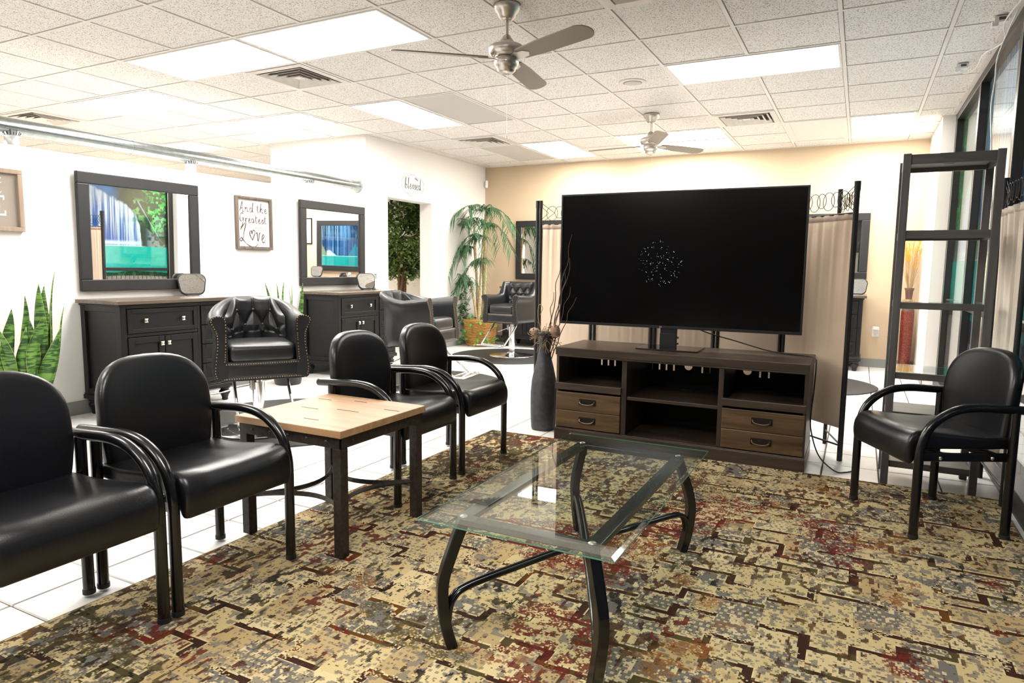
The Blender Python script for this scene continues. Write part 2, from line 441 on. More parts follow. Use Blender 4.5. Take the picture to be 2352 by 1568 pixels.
def tile_geo(mb, cx, cy):
    vs = [(cx - h, cy - h, -0.006), (cx + h, cy - h, -0.006), (cx + h, cy + h, -0.006), (cx - h, cy + h, -0.006),
          (cx - h + b_, cy - h + b_, 0), (cx + h - b_, cy - h + b_, 0), (cx + h - b_, cy + h - b_, 0), (cx - h + b_, cy + h - b_, 0)]
    mb.add(vs, [(4, 5, 6, 7), (0, 1, 5, 4), (1, 2, 6, 5), (2, 3, 7, 6), (3, 0, 4, 7)])
tile_geo(tb, 0, 0); tile_mesh = tb.mesh('floor_tile', MT['tile'])
for c in near:
    o = bpy.data.objects.new('floor_tile', tile_mesh); o.location = (c[0], c[1], 0); o.parent = floor; COL.objects.link(o)
rb = MB()
for c in rest: tile_geo(rb, *c)
rb.build('floor_tile_field', MT['tile'], floor, kind='stuff')

# ---- ceiling
# lit fixtures as (u0,v0,du,dv); cells they take are left out of the tile list
LITS = [(0, 0, 1, 2), (0, 2, 1, 2), (3, 6, 1, 2), (3, 1, 2, 1), (7, 2, 2, 1), (7, 4, 1, 2), (8, 4, 1, 2), (7, 8, 2, 1)]
LITB = [(1, -3, 1, 2), (3, -2, 1, 2), (1, -7, 1, 2), (4, -6, 1, 2), (5, -9, 2, 1)]
HID = [(-5, 1, 1, 2), (-5, 6, 1, 2), (-8, 3, 1, 2), (-2, -3, 1, 2)]  # out-of-view panels, added only for the light they give
OFFS = [(3, 2, 2, 1), (7, 1, 2, 1), (7, 7, 2, 1)]
VENTS = [(1, 1), (6, 6), (6, 1), (0, 6), (1, -5)]
taken = set()
for L in (LITS, LITB, HID, OFFS):
    for u, v, du, dv in L:
        for a in range(du):
            for b in range(dv): taken.add((u + a, v + b))
for u, v in VENTS: taken.add((u, v))
cb = MB().box(XFAR, 1.2, YF, YB + 0.2, CEIL + 0.06, CEIL + 0.12)
ceiling = struct(cb.build('ceiling', MT['plenum']))
owner = {}
for li, L in enumerate(LITS + LITB + HID + OFFS):
    for a in range(L[2]):
        for b in range(L[3]): owner[(L[0] + a, L[1] + b)] = li
def same(p, q): return owner.get(p, -1) == owner.get(q, -2)
gb = MB()
for v in range(-9, 11):
    x = gx(v)
    if x < XFAR or x > XR + 0.02: continue
    for u in range(-11, 10):
        if not same((u, v - 1), (u, v)): gb.box(x - 0.012, x + 0.012, max(YF, gy(u)), min(YB, gy(u + 1)), CEIL, CEIL + 0.03)
for u in range(-11, 11):
    y = gy(u)
    if y > YB or y < YF: continue
    for v in range(-9, 10):
        if not same((u - 1, v), (u, v)): gb.box(max(XFAR, gx(v)), min(XR, gx(v + 1)), y - 0.012, y + 0.012, CEIL + 0.0006, CEIL + 0.03)
gb.build('ceiling_grid', MT['grid'], ceiling)
ab = MB()
ab.box(XL, XL + 0.02, 6.33, YB, CEIL - 0.002, CEIL + 0.03); ab.box(XL, 0.65, YB - 0.02, YB, CEIL - 0.002, CEIL + 0.03)
ab.box(0.70, 0.74, YF, 7.87, CEIL - 0.002, CEIL + 0.03); ab.box(-6.75, XL, 6.31, 6.33, CEIL - 0.002, CEIL + 0.03)
ab.build('wall_angle_trim', MT['grid'], ceiling)
TG = 0.0135
def ctile(w, l):
    m = MB(); z0 = 0.004; 
    m.add([(-w, -l, z0 + .002), (w, -l, z0 + .002), (w, l, z0 + .002), (-w, l, z0 + .002), (-w + .005, -l + .005, 0), (w - .005, -l + .005, 0), (w - .005, l - .005, 0), (-w + .005, l - .005, 0)],
          [(4, 7, 6, 5), (0, 4, 5, 1), (1, 5, 6, 2), (2, 6, 7, 3), (3, 7, 4, 0)])
    return m
ct = ctile(GP / 2 - TG, GP / 2 - TG).mesh('ceiling_tile', MT['ceil'])
extra = MB(); cnt = 0
for u in range(-11, 10):
    for v in range(-10, 10):
        if (u, v) in taken: continue
        x0, x1, y0, y1 = gx(v) + TG, gx(v + 1) - TG, gy(u) + TG, gy(u + 1) - TG
        if x0 > 0.72 or y0 > YB - 0.03 or x1 < XFAR: continue
        x1 = min(x1, 0.72); y1 = min(y1, YB - 0.012)
        cx, cy = (x0 + x1) / 2, (y0 + y1) / 2
        d = Vector((cx, cy, CEIL - CH)); zc = d.dot(fwd)
        vis_ = zc > 0.3 and -150 < 1176 + 1537 * d.dot(right) / zc < 2500 and 784 - 1537 * d.dot(up) / zc > -150
        whole = abs(x1 - x0 - GP + 2 * TG) < 1e-4 and abs(y1 - y0 - GP + 2 * TG) < 1e-4
        if vis_ and cnt < 290:
            me = ct if whole else ctile((x1 - x0) / 2, (y1 - y0) / 2).mesh('ceiling_tile', MT['ceil'])
            o = bpy.data.objects.new('ceiling_tile', me); o.location = (cx, cy, CEIL + 0.005); o.parent = ceiling; COL.objects.link(o); cnt += 1
        else:
            m = ctile((x1 - x0) / 2, (y1 - y0) / 2)
            extra.add([(a + cx, b + cy, c + CEIL + 0.005) for a, b, c in m.v], m.f)
extra.build('ceiling_tile_field', MT['ceil'], ceiling, kind='stuff')

# ---- walls
w = MB().box(XFAR, XL - 0.19, YB, YB + 0.15, 0, CEIL + 0.06)
struct(w.build('wall_back_room', MT['wall_cream']))
w = MB().box(XL - 0.19, 1.2, YB, YB + 0.15, 0, CEIL + 0.06)
struct(w.build('wall_back', MT['tan']))
# door wall with opening Y 6.72-7.67, Z 0-2.0
w = MB()
w.box(XL - 0.19, XL, 6.33, 6.73, 0, CEIL + 0.05); w.box(XL - 0.19, XL, 7.68, YB, 0, CEIL + 0.05); w.box(XL - 0.19, XL, 6.73, 7.68, 1.995, CEIL + 0.05)
struct(w.build('wall_left', MT['wall']))
w = MB().box(-6.75, XL - 0.19, 6.33, 6.48, 0, CEIL + 0.05)
struct(w.build('wall_column_side', MT['wall']))
w = MB().box(XL - 0.28, XL, YF, 6.33, 0, 1.945)
struct(w.build('wall_partition', MT['wall'], bevel=0.006))
w = MB().box(XFAR - 0.1, XFAR, YF, YB, 0, CEIL + 0.05); struct(w.build('wall_far_left', MT['tan']))
w = MB().box(XFAR, 1.2, YF - 0.1, YF, 0, CEIL + 0.05); struct(w.build('wall_front', MT['nightglass']))
w = MB().box(0.63, 1.1, 7.90, YB, 0, CEIL + 0.05); struct(w.build('wall_right', MT['wall']))
# baseboards
def baseboard(name, x0, x1, y0, y1):
    struct(MB().box(x0, x1, y0, y1, 0, 0.105).build(name, MT['base'], bevel=0.003))
baseboard('baseboard_back', XL, 0.63, YB - 0.012, YB)
baseboard('baseboard_partition', XL, XL + 0.012, YF, 6.73)
baseboard('baseboard_left', XL, XL + 0.012, 7.68, YB - 0.012)
baseboard('baseboard_right', 0.618, 0.63, 7.90, YB - 0.012)
# drywall seam on back wall
# ---- window wall: mullions, sill, header, prints, panes
mull = [(7.80, 7.90), (6.37, 6.45), (4.84, 4.92), (3.30, 3.38), (1.76, 1.84), (0.2, 0.28), (-1.4, -1.32), (-3.1, -3.02)]
wf = bpy.data.objects.new('window_1', None); COL.objects.link(wf); struct(wf)
for a, b in mull:
    MB().box(0.74, 0.86, a, b, 0.0, CEIL - 0.002).build('mullion', MT['black_frame'], wf, bevel=0.003)
    MB().box(0.7385, 0.742, a - 0.001, a + 0.007, 0.03, CEIL - 0.05).build('mullion_edge_strip', MT['nickel'], wf)
MB().box(0.722, 0.86, YF, 7.9, 0.0, 0.115).build('sill', MT['black_frame'], wf, bevel=0.004)
MB().box(0.738, 0.86, YF, 7.9, 2.60, CEIL - 0.001).build('header', MT['black_frame'], wf, bevel=0.003)
for (a, b) in zip(mull[1:], mull[:-1]):
    y0, y1 = a[1], b[0]
    MB().box(0.765, 0.85, y0, y1, 0.845, 0.895).build('transom', MT['black_frame'], wf, bevel=0.003)
for (a, b) in zip(mull[1:], mull[:-1]):
    y0, y1 = a[1], b[0]
    MB().box(0.786, 0.792, y0, y1, 0.10, 0.85).build('glass_pane', MT['pane'], wf)
    MB().box(0.786, 0.792, y0, y1, 0.89, 2.605).build('glass_pane', MT['pane'], wf)

# ---- painted prints (flat film behind the window glass)
def vnoise(shape, cells, seed, ax=1.0):
    r = np.random.RandomState(seed); H, Wd = shape
    cy, cx = max(2, int(cells * ax)), max(2, int(cells))
    gg = r.rand(cy + 2, cx + 2)
    yy = np.linspace(0, cy, H); xx = np.linspace(0, cx, Wd)
    yi = yy.astype(int); xi = xx.astype(int); fy = (yy - yi)[:, None]; fx = (xx - xi)[None, :]
    fy = fy * fy * (3 - 2 * fy); fx = fx * fx * (3 - 2 * fx)
    a = gg[yi][:, xi]; b = gg[yi][:, xi + 1]; c = gg[yi + 1][:, xi]; d = gg[yi + 1][:, xi + 1]
    return (a * (1 - fx) + b * fx) * (1 - fy) + (c * (1 - fx) + d * fx) * fy
def fbm(shape, cells, seed, ax=1.0, oct=4):
    t = 0; amp = 1; s_ = 0
    for k in range(oct):
        t = t + amp * vnoise(shape, cells * 2 ** k, seed + 17 * k, ax); s_ += amp; amp *= 0.55
    return t / s_
def mixc(img, m, col):
    m = np.clip(m, 0, 1)[..., None]; return img * (1 - m) + np.array(col) * m
def ss(a, b, x): t = np.clip((x - a) / (b - a), 0, 1); return t * t * (3 - 2 * t)
def picture(name, label, y0, y1, z0, z1, paint, x=0.797, group='waterfall prints on the window wall'):
    nz = int((z1 - z0) / 0.011); ny = int((y1 - y0) / 0.011)
    ys = np.linspace(y0, y1, ny + 1); zs = np.linspace(z0, z1, nz + 1)
    V = np.stack(np.meshgrid(ys, zs), -1).reshape(-1, 2)
    V = np.concatenate([np.full((len(V), 1), x), V], 1)
    i, j = np.meshgrid(np.arange(ny), np.arange(nz)); b = (j * (ny + 1) + i).reshape(-1)
    F = np.stack([b, b + ny + 1, b + ny + 2, b + 1], 1)
    yc = (ys[:-1] + ys[1:]) / 2; zc = (zs[:-1] + zs[1:]) / 2
    Y, Z = np.meshgrid(yc, zc); img = np.clip(paint(Y, Z), 0, 1)
    me = bpy.data.meshes.new(name)
    me.from_pydata([tuple(q) for q in V], [], [tuple(q) for q in F.tolist()])
    at = me.attributes.new('pix', 'FLOAT_COLOR', 'FACE')
    at.data.foreach_set('color', np.concatenate([img.reshape(-1, 3), np.ones((len(F), 1))], 1).astype(np.float32).ravel())
    me.materials.append(MT['print']); me.update()
    o = bpy.data.objects.new(name, me); COL.objects.link(o); tag(o, label, 'poster', group); return o
WL = 1.25
def paint_far(Y, Z):
    sh = Y.shape; s = (Y - 6.50) / 1.28
    img = np.zeros(sh + (3,)) + np.array((0.02, 0.045, 0.03))
    n1 = fbm(sh, 9, 1, 1.6); n2 = fbm(sh, 26, 2, 1.6); st = fbm(sh, 60, 3, 0.06, 3); st2 = fbm(sh, 18, 5, 0.1, 3)
    img = mixc(img, ss(.45, .62, n1) * 0.7, (0.040, 0.055, 0.042)); img = mixc(img, ss(.55, .7, n2) * .5, (0.03, 0.09, 0.03))
    # blue pool of mist above falls
    img = mixc(img, ss(0.42, 0.2, s) * ss(1.9, 2.2, Z + (n1 - .5) * .3), (0.08, 0.22, 0.55))
    # falls : below the curved lip
    lip = np.interp(s.ravel(), [-.1, 0, .2, .45, .58, .63, .66], [2.3, 2.22, 2.1, 1.95, 1.80, 1.62, 1.25]).reshape(sh)
    inside = ss(0.02, -0.03, Z - lip - (n2 - .5) * .06) * ss(0.66, 0.63, s)
    depth = lip - Z
    white = np.clip(1.0 - depth * 1.25 + (st - .5) * 2.4 + (fbm(sh, 90, 13, .05, 2) - .5) * 1.2, 0, 1) ** 1.2
    water = np.array((0.012, 0.10, 0.42)) * (1 - white[..., None]) + np.array((0.62, 0.68, 0.80)) * white[..., None]
    dk = ss(.5, .63, st2) * ss(.35, .9, depth) * ss(.45, .6, s)
    water = water * (1 - .8 * dk[..., None])
    img = img * (1 - inside[..., None]) + water * inside[..., None]
    # bright foliage
    fo = ss(.50, .56, fbm(sh, 34, 8, 1.8, 3)) * ss(.70 + 0, .80, s + (n1 - .5) * .25) * ss(1.42, 1.55, Z + (n1 - .5) * .2)
    img = mixc(img, fo, (0.03, 0.34, 0.06)); img = mixc(img, fo * ss(.50, .62, n2), (0.12, 0.60, 0.12))
    img = mixc(img, ss(.5, .6, n2) * ss(.5, .55, s) * ss(.72, .66, s) * ss(1.6, 1.75, Z) * ss(2.1, 2.0, Z), (0.13, 0.35, 0.12))
    # rocks lower right with thin stream
    rk = ss(0.0, -0.03, Z - (1.62 - (s - .7) * 1.05)) * ss(.70, .76, s)
    img = mixc(img, rk, (0.20, 0.26, 0.27)); img = mixc(img, rk * ss(.48, .6, n2), (0.05, 0.08, 0.08))
    dd = np.abs(Z - (2.05 - (s - .6) * 2.1)); img = mixc(img, ss(.035 , .0, dd + .03 * (n2 - .3)) * ss(.6, .62, s) * ss(.95, .85, s) * .6, (0.45, 0.70, 0.85))
    img = mixc(img, ss(.06, .0, np.abs(Z - WL - .06)) * ss(.68, .6, s) * .85, (0.75, 0.85, 0.95))
    img = mixc(img, ss(.02, .0, np.abs(Z - WL - .005)) * ss(.75, .6, s), (0.9, 0.95, 1.0))
    # pool
    pl = (Z < WL)
    pool = np.zeros(sh + (3,)) + np.array((0.0, 0.42, 0.36)); pool = mixc(pool, fbm(sh, 16, 21, 3, 4) * 1.2 - .35, (0.03, 0.50, 0.45)); pool = mixc(pool, ss(.55, .0, s) * .35, (0.3, 0.80, 0.85))
    img[pl] = pool[pl]
    # bank
    edge = 0.845 + .05 * (fbm(sh, 6, 30, .5, 3) - .5) - .16 * (s - .5) ** 2
    img = mixc(img, ss(.0, -.02, Z - edge), (0.012, 0.05, 0.02)); img = mixc(img, ss(.0, -.02, Z - edge) * ss(.5, .65, n2) * .7, (0.06, 0.18, 0.06))
    # deck
    de = .765 - .10 * (s - .5) ** 2
    dk = ss(.0, -.01, Z - de); pl_ = ((Z * 26 + s * 3.0 * (1 + 0)) % 1.0); gr = ss(.10, .04, np.abs(((s - .5) / (0.75 - Z * .3) * 9) % 1.0 - .5))
    wd = np.zeros(sh + (3,)) + np.array((0.30, 0.23, 0.22)); wd = mixc(wd, fbm(sh, 20, 41, 4, 3) - .3, (0.50, 0.43, 0.41)); wd = mixc(wd, gr, (0.05, 0.03, 0.03))
    img = img * (1 - dk[..., None]) + wd * dk[..., None]
    return img
def paint_near(Y, Z, off=0.0, seed=60):
    sh = Y.shape; s = (6.37 - (Y + off)) / 1.45
    n1 = fbm(sh, 8, seed, 1.5); n2 = fbm(sh, 24, seed + 1, 1.5); st = fbm(sh, 55, seed + 2, .05, 3); st2 = fbm(sh, 14, seed + 3, .1, 3)
    img = np.zeros(sh + (3,)) + np.array((0.02, 0.07, 0.20)); img = mixc(img, ss(.45, .65, n1) * .7 * ss(1.6, 1.75, Z), (0.16, 0.26, 0.34))
    img = mixc(img, ss(.25, .0, s) * ss(1.75, 1.9, Z), (0.06, 0.13, 0.08))
    fall = ss(.45, .75, st + .25 * np.exp(-((s - .55) / .17) ** 2) + .1 * np.exp(-((s - .2) / .1) ** 2)) * ss(1.22, 1.3, Z)
    img = mixc(img, fall * .85, (0.15, 0.45, 0.95)); img = mixc(img, fall * ss(.5, .7, st) * ss(1.5, 2.0, Z), (0.62, 0.80, 0.98))
    img = mixc(img, ss(.48, .56, st2) * ss(1.75, 1.6, Z) * .6, (0.01, 0.05, 0.22))
    img = mixc(img, ss(.03, -.02, Z - (1.60 - 2.0 * s)) * ss(.17, .15, s), (0.30, 0.40, 0.30))
    img = mixc(img, ss(.03, -.02, Z - (1.56 - 1.6 * np.abs(s - .85))), (0.02, 0.30, 0.50))
    img = mixc(img, ss(.03, -.01, Z - (1.42 - .5 * np.abs(s - .22) - .3 * s + .04 * n2)) * ss(.14, .17, s) * ss(.6, .4, s), (0.72, 0.82, 0.95))
    pl = (Z < WL); pool = np.zeros(sh + (3,)) + np.array((0.0, 0.46, 0.50)); pool = mixc(pool, fbm(sh, 14, seed + 5, 3, 4) - .3, (0.03, 0.62, 0.62)); img[pl] = pool[pl]
    img = mixc(img, ss(.012, .0, np.abs(Z - WL)), (0.75, 0.95, 1.0))
    edge = .78 + .05 * (n1 - .5)
    img = mixc(img, ss(.0, -.02, Z - edge), (0.01, 0.04, 0.10)); de = .60
    wd = np.zeros(sh + (3,)) + np.array((0.20, 0.25, 0.42)); wd = mixc(wd, ss(.1, .03, np.abs((s * 10) % 1 - .5)), (0.02, 0.03, 0.06))
    k = ss(.0, -.01, Z - de)[..., None]; return img * (1 - k) + wd * k
picture('waterfall_print', 'waterfall and green foliage window print on the farthest pane, beside white pier', 6.45, 7.80, 0.12, 2.60, paint_far)
picture('waterfall_print', 'blue waterfall and boulder window print on the second pane behind the shelf unit', 4.92, 6.37, 0.12, 2.60, paint_near)
picture('waterfall_print', 'dark blue waterfall window print on the nearest pane, behind the leaning cream screen', 3.38, 4.84, 0.12, 2.60, lambda Y, Z: paint_near(Y, Z, 1.53, 90) * 0.8)

# ================================================================== RUG
RX0, RX1, RY0, RY1 = -2.245, 0.700, 0.15, 4.065
def rug():
    p = 0.0056; nx = int((RX1 - RX0) / p); ny = int((RY1 - RY0) / p)
    xs = np.linspace(RX0, RX1, nx + 1); ys = np.linspace(RY0, RY1, ny + 1)
    xc = (xs[:-1] + xs[1:]) / 2; yc = (ys[:-1] + ys[1:]) / 2
    X, Y = np.meshgrid(xc, yc); sh = X.shape
    r = np.random.RandomState(5)
    cw = 0.135; ncol = int((RX1 - RX0) / cw) + 2
    thin = np.zeros(sh, bool); thick = np.zeros(sh, bool); cellid = np.zeros(sh, int)
    brk = []
    for c in range(ncol):
        y = RY0 - .066 * r.randint(0, 4); L = []
        while y < RY1 + .3:
            y += .066 * r.choice([1, 2, 2, 3, 3, 4]); L.append(y + .004 * r.rand())
        brk.append(L)
    ci = ((X - RX0) / cw).astype(int)
    jit = (fbm(sh, 60, 7, 1.5, 2) - .5) * .012
    for c in range(ncol):
        m = ci == c
        idx = np.searchsorted(np.array(brk[c]), Y[m]); cellid[m] = c * 97 + idx * 13
        for y in brk[c]:
            if r.rand() < .84: thin |= m & (np.abs(Y + jit - y) < .0105)
            nb = min(brk[min(c + 1, ncol - 1)], key=lambda q: abs(q - y))
            if abs(nb - y) > .012 and r.rand() < .88 and abs(nb - y) < .15:
                xb = RX0 + (c + 1) * cw; lo, hi = min(nb, y), max(nb, y)
                thick |= (np.abs(X + jit - xb) < .0105 + .006 * r.rand()) & (Y > lo - .0105) & (Y < hi + .0105)
    table = r.rand(ncol * 97 + 4000)
    tone = table[cellid]
    cream = np.array((0.53, 0.42, 0.215)); tan = np.array((0.35, 0.235, 0.105)); grey = np.array((0.150, 0.140, 0.122)); lt = np.array((0.66, 0.54, 0.31))
    big = fbm(sh, 7, 70, 1.4, 3); med = fbm(sh, 22, 71, 1.4, 3)
    row = r.rand(*sh); 
    d1 = np.repeat(r.rand(sh[0], sh[1] // 2 + 1), 2, 1)[:, :sh[1]]; d1 = .5 * d1 + .5 * np.roll(d1, 1, 0)
    dash = vnoise(sh, 120, 72, 1.9)
    # carved blocks: each cream or grey, dotted with the other tone in a regular weave
    bl = .50 * tone + .38 * ss(.36, .64, fbm(sh, 16, 77, 1.4, 5)) + .30 * (big - .5)
    gm = ss(.565, .60, bl + .10 * (row - .5))
    img = np.zeros(sh + (3,)) + cream
    img = mixc(img, (table[(cellid + 31) % len(table)] > .70) * .6, tan); img = mixc(img, (tone < .22) * .5, lt)
    img = mixc(img, gm, grey)
    u_ = (X / .0225); v_ = (Y / .026); off = (np.floor(v_) % 2) * .5
    du_ = (u_ + off + .10 * (row - .5)) % 1.0; dv_ = v_ % 1.0
    dots = (du_ < .52) & (dv_ < .50) & (fbm(sh, 30, 201, 1.4, 2) > .42)
    dk2 = vnoise(sh, 150, 72, 1.15)
    img = mixc(img, (dots & (gm < .5) & (r.rand(*sh) > .15)) * .70, grey); img = mixc(img, (dots & (gm > .5) & (dk2 > .35)) * .85, cream)
    img = mixc(img, ((dk2 > .72) & (gm < .5)) * .75, grey); img = mixc(img, ((dk2 < .28) & (gm > .5)) * .8, lt); img = mixc(img, (row > .955) * .8, np.array((0.06, 0.03, 0.018)))
    br = np.array((0.040, 0.017, 0.010)); ol = np.array((0.070, 0.056, 0.020)); ru = np.array((0.13, 0.016, 0.010)); og = np.array((0.22, 0.085, 0.018)); bk = np.array((0.010, 0.009, 0.008))
    lc = fbm(sh, 11, 80, 1.4, 3); LC = np.zeros(sh + (3,)) + br
    LC = mixc(LC, ss(.56, .60, lc), ol); LC = mixc(LC, ss(.38, .34, lc), og * .5); LC = mixc(LC, ss(.30, .27, lc), ru)
    line = (thin | thick)
    keep = (fbm(sh, 30, 81, 1.4, 3) + .22 * (row - .5) - .10 * ss(-1.5, -2.0, X) - .10 * ss(3.3, 3.8, Y) + .08 * (big - .5)) > .355
    lm = (line & keep).astype(float)
    # bright carved lip beside each line
    lip = np.zeros(sh, bool)
    for dy_, dx_ in ((1, 0), (-1, 0), (0, 1), (0, -1)): lip |= np.roll(np.roll(line & keep, dy_, 0), dx_, 1)
    img = mixc(img, (lip & (lm < .5) & (row > .25)) * .7, lt)
    img = img * (1 - lm[..., None]) + LC * lm[..., None]
    # worn, dashed distress running along the rows
    dx = vnoise(sh, 150, 90, .62) * .6 + vnoise(sh, 260, 91, .8) * .4
    zone = ss(.52, .64, big) * .13 + ss(-1.35, -1.95, X) * .14 + ss(3.0, 3.8, Y) * .08 + .015
    dm = ss(.74, .77, dx + zone)
    col2 = np.zeros(sh + (3,)) + br; q = fbm(sh, 13, 95, 1.4, 3)
    col2 = mixc(col2, ss(.53, .57, q), ol); col2 = mixc(col2, ss(.36, .33, q), ru * .8); col2 = mixc(col2, ss(.42, .46, q) * ss(.50, .47, q) * .6, og * .6); col2 = mixc(col2, ss(.62, .66, q), bk)
    img = img * (1 - dm[..., None] * .9) + col2 * dm[..., None] * .9
    # coloured drifts (diagonal streaks of rust, orange and black)
    def drift(seed, th, col, k):
        nonlocal img
        a_ = X * 1.0 + Y * .55; b__ = Y * 1.0 - X * .35
        z = np.sin(a_ * 5.1 + seed) * .5 + np.sin(b__ * 2.3 + seed * 1.7) * .5
        f_ = fbm(sh, 6, 99 + int(seed * 10), 1.4, 4)
        m_ = ss(th, th + .05, f_ + .10 * z) * (row > .30) * (vnoise(sh, 80, 300 + int(seed * 7), 2.4) > .45)
        img = mixc(img, m_ * k, col)
    drift(1.1, .69, ru, .9); drift(4.4, .68, og, .8); drift(7.3, .68, bk, .8); drift(2.9, .69, ol, .8)
    # narrow brown border on the near-left edges
    eb = np.minimum(np.minimum(X - RX0, RX1 - X), RY1 - Y); img = mixc(img, (eb < .012) * .7, (0.20, 0.14, 0.07))
    hgt = np.where(lm > 0, .0065, .0097) - dm * .001
    H = np.full((ny + 1, nx + 1), .0065); 
    H[1:-1, 1:-1] = (hgt[:-1, :-1] + hgt[1:, :-1] + hgt[:-1, 1:] + hgt[1:, 1:]) / 4
    VX, VY = np.meshgrid(xs, ys)
    V = np.stack([VX, VY, H], -1).reshape(-1, 3)
    n0 = len(V)
    i, j = np.meshgrid(np.arange(nx), np.arange(ny)); b = (j * (nx + 1) + i).reshape(-1)
    F = np.stack([b, b + 1, b + nx + 2, b + nx + 1], 1)
    me = bpy.data.meshes.new('area_rug')
    me.vertices.add(n0); me.vertices.foreach_set('co', V.astype(np.float32).ravel())
    me.loops.add(F.size); me.loops.foreach_set('vertex_index', F.astype(np.int32).ravel())
    me.polygons.add(len(F)); me.polygons.foreach_set('loop_start', (np.arange(len(F)) * 4).astype(np.int32)); me.polygons.foreach_set('loop_total', np.full(len(F), 4, np.int32))
    me.polygons.foreach_set('use_smooth', np.ones(len(F), bool))
    me.update(calc_edges=True)
    at = me.attributes.new('pix', 'FLOAT_COLOR', 'FACE')
    at.data.foreach_set('color', np.concatenate([np.clip(img, 0, 1).reshape(-1, 3), np.ones((len(F), 1))], 1).astype(np.float32).ravel())
    me.materials.append(MT['rug'])
    o = bpy.data.objects.new('pile', me); COL.objects.link(o); return o
rg = thing('area_rug', 'large cream, grey and brown rug with a stepped key pattern under the glass table', 'rug', (0, 0, 0))
pile = rug(); pile.parent = rg; pile['kind'] = 'stuff'
MB().box(RX0, RX1, RY0, RY1, 0.0005, 0.0045).build('backing', mat('rug_backing', (0.16, 0.11, 0.06), 0.95), rg)
RZ = 0.0097                                                   # what stands on the rug stands here

# ================================================================== CEILING FIXTURES
def fixture(u, v, du, dv, lampm, label, lit=True, frame=0.018, group=None):
    x0, x1, y0, y1 = gx(v) + 0.014, gx(v + dv) - 0.014, gy(u) + 0.014, gy(u + du) - 0.014
    cx, cy = (x0 + x1) / 2, (y0 + y1) / 2
    t = thing('ceiling_light', label, 'ceiling light', (cx, cy, CEIL), 0, group)
    a, b = (x1 - x0) / 2, (y1 - y0) / 2
    m = MB(); f = frame
    m.box(-a, a, -b, -b + f, -0.003, 0.03); m.box(-a, a, b - f, b, -0.003, 0.03); m.box(-a, -a + f, -b + f, b - f, -0.003, 0.03); m.box(a - f, a, -b + f, b - f, -0.003, 0.03)
    m.build('frame', MT['grid'], t)
    MB().box(-a + f, a - f, -b + f, b - f, 0.004, 0.012).build('diffuser', lampm, t)
    MB().box(-a, a, -b, b, 0.032, 0.055).build('housing', MT['plenum'], t)
    return t
LB = ['left one of the two adjoining lit panels at upper left, touching the large vent', 'right one of the two adjoining lit panels, beside the nearer fan', 'lit fluorescent panel right of the round ceiling speaker, above television',
      'lit fluorescent panel running towards the blessed sign, beside a dark panel', 'lit fluorescent panel left of the far fan, behind the small vent', 'lit fluorescent panel directly behind the far fan, nearer row',
      'lit fluorescent panel behind the far fan, row nearest the tan wall', 'lit fluorescent panel in the far right corner beside the framed access panel']
for L, lb in zip(LITS, LB): fixture(*L, MT['lamp'], lb)
LBB = ['lit panel over the back room, just past the partition near the duct', 'lit panel over the back room near the tall white column wall', 'lit panel over the back room at far left above the duct',
       'lit panel over the back room seen between duct and partition top', 'deepest lit panel over the back room beyond the partition']
for L, lb in zip(LITB, LBB): fixture(*L, MT['lampB'], lb)
for L, lb in zip(HID, ['lit ceiling panel behind the viewpoint, over the left row of armchairs', 'lit ceiling panel behind the viewpoint, nearest the window wall', 'rearmost lit ceiling panel behind the viewpoint, by the dark front', 'lit ceiling panel over the back room, level with the viewpoint']):
    fixture(*L, MT['lamp'], lb)
for L, lb in zip(OFFS[:2], ['unlit grey ceiling panel between the nearer fan and a lit panel', 'unlit grey ceiling panel near the blessed sign, beside small vent']):
    fixture(*L, MT['lens_off'], lb)
fixture(*OFFS[2], mat('access_panel', (0.74, 0.70, 0.66), 0.8, bump=.3, bscale=200), 'pale unlit framed ceiling access panel beside the far right light', frame=0.045)
def vent(u, v, label):
    x, y = gx(v) + GP / 2, gy(u) + GP / 2; a = GP / 2 - 0.014
    t = thing('ceiling_vent', label, 'vent', (x, y, CEIL), 0)
    m = MB()
    def ring(mb, o, i, zo, zi):
        vo = [(-o, -o, zo), (o, -o, zo), (o, o, zo), (-o, o, zo)]; vi = [(-i, -i, zi), (i, -i, zi), (i, i, zi), (-i, i, zi)]
        mb.add(vo + vi, [(k, 4 + k, 4 + (k + 1) % 4, (k + 1) % 4) for k in range(4)])
    ring(m, a, a - 0.05, -0.002, -0.006); ring(m, a - 0.05, a - 0.06, -0.006, 0.03); m.build('flange', MT['vent'], t, solid=0.002)
    for k in range(4):
        o_ = a - 0.065 - k * 0.05
        if o_ < 0.04: break
        s_ = MB(); ring(s_, o_, o_ - 0.030, -0.012, 0.012); s_.build('louver', MT['vent'], t, solid=0.0025)
    MB().box(-0.035, 0.035, -0.035, 0.035, -0.004, 0.0).build('centre_plate', MT['vent'], t)
    MB().box(-a, a, -a, a, 0.034, 0.05).build('throat', MT['vent_dark'], t)
for (u, v), lb in zip(VENTS, ['square louvred vent beside the lit pair at upper left', 'square louvred vent above the television, before the access panel', 'small far square vent above the blessed sign side',
                              'square vent at top edge, right of the nearer fan', 'tan-tinted square vent at far left above the duct']):
    vent(u, v, lb)
sp = thing('ceiling_speaker', 'round flush speaker in ceiling tile right of nearer fan', 'speaker', (-1.75, 5.50, CEIL))
MB().lathe([(0.001, -0.004), (0.105, -0.004), (0.112, 0.0), (0.112, 0.006)], 32).build('rim', MT['grid'], sp)
MB().lathe([(0.001, -0.010), (0.06, -0.009), (0.078, -0.004)], 28).build('grille', MT['spk'], sp)

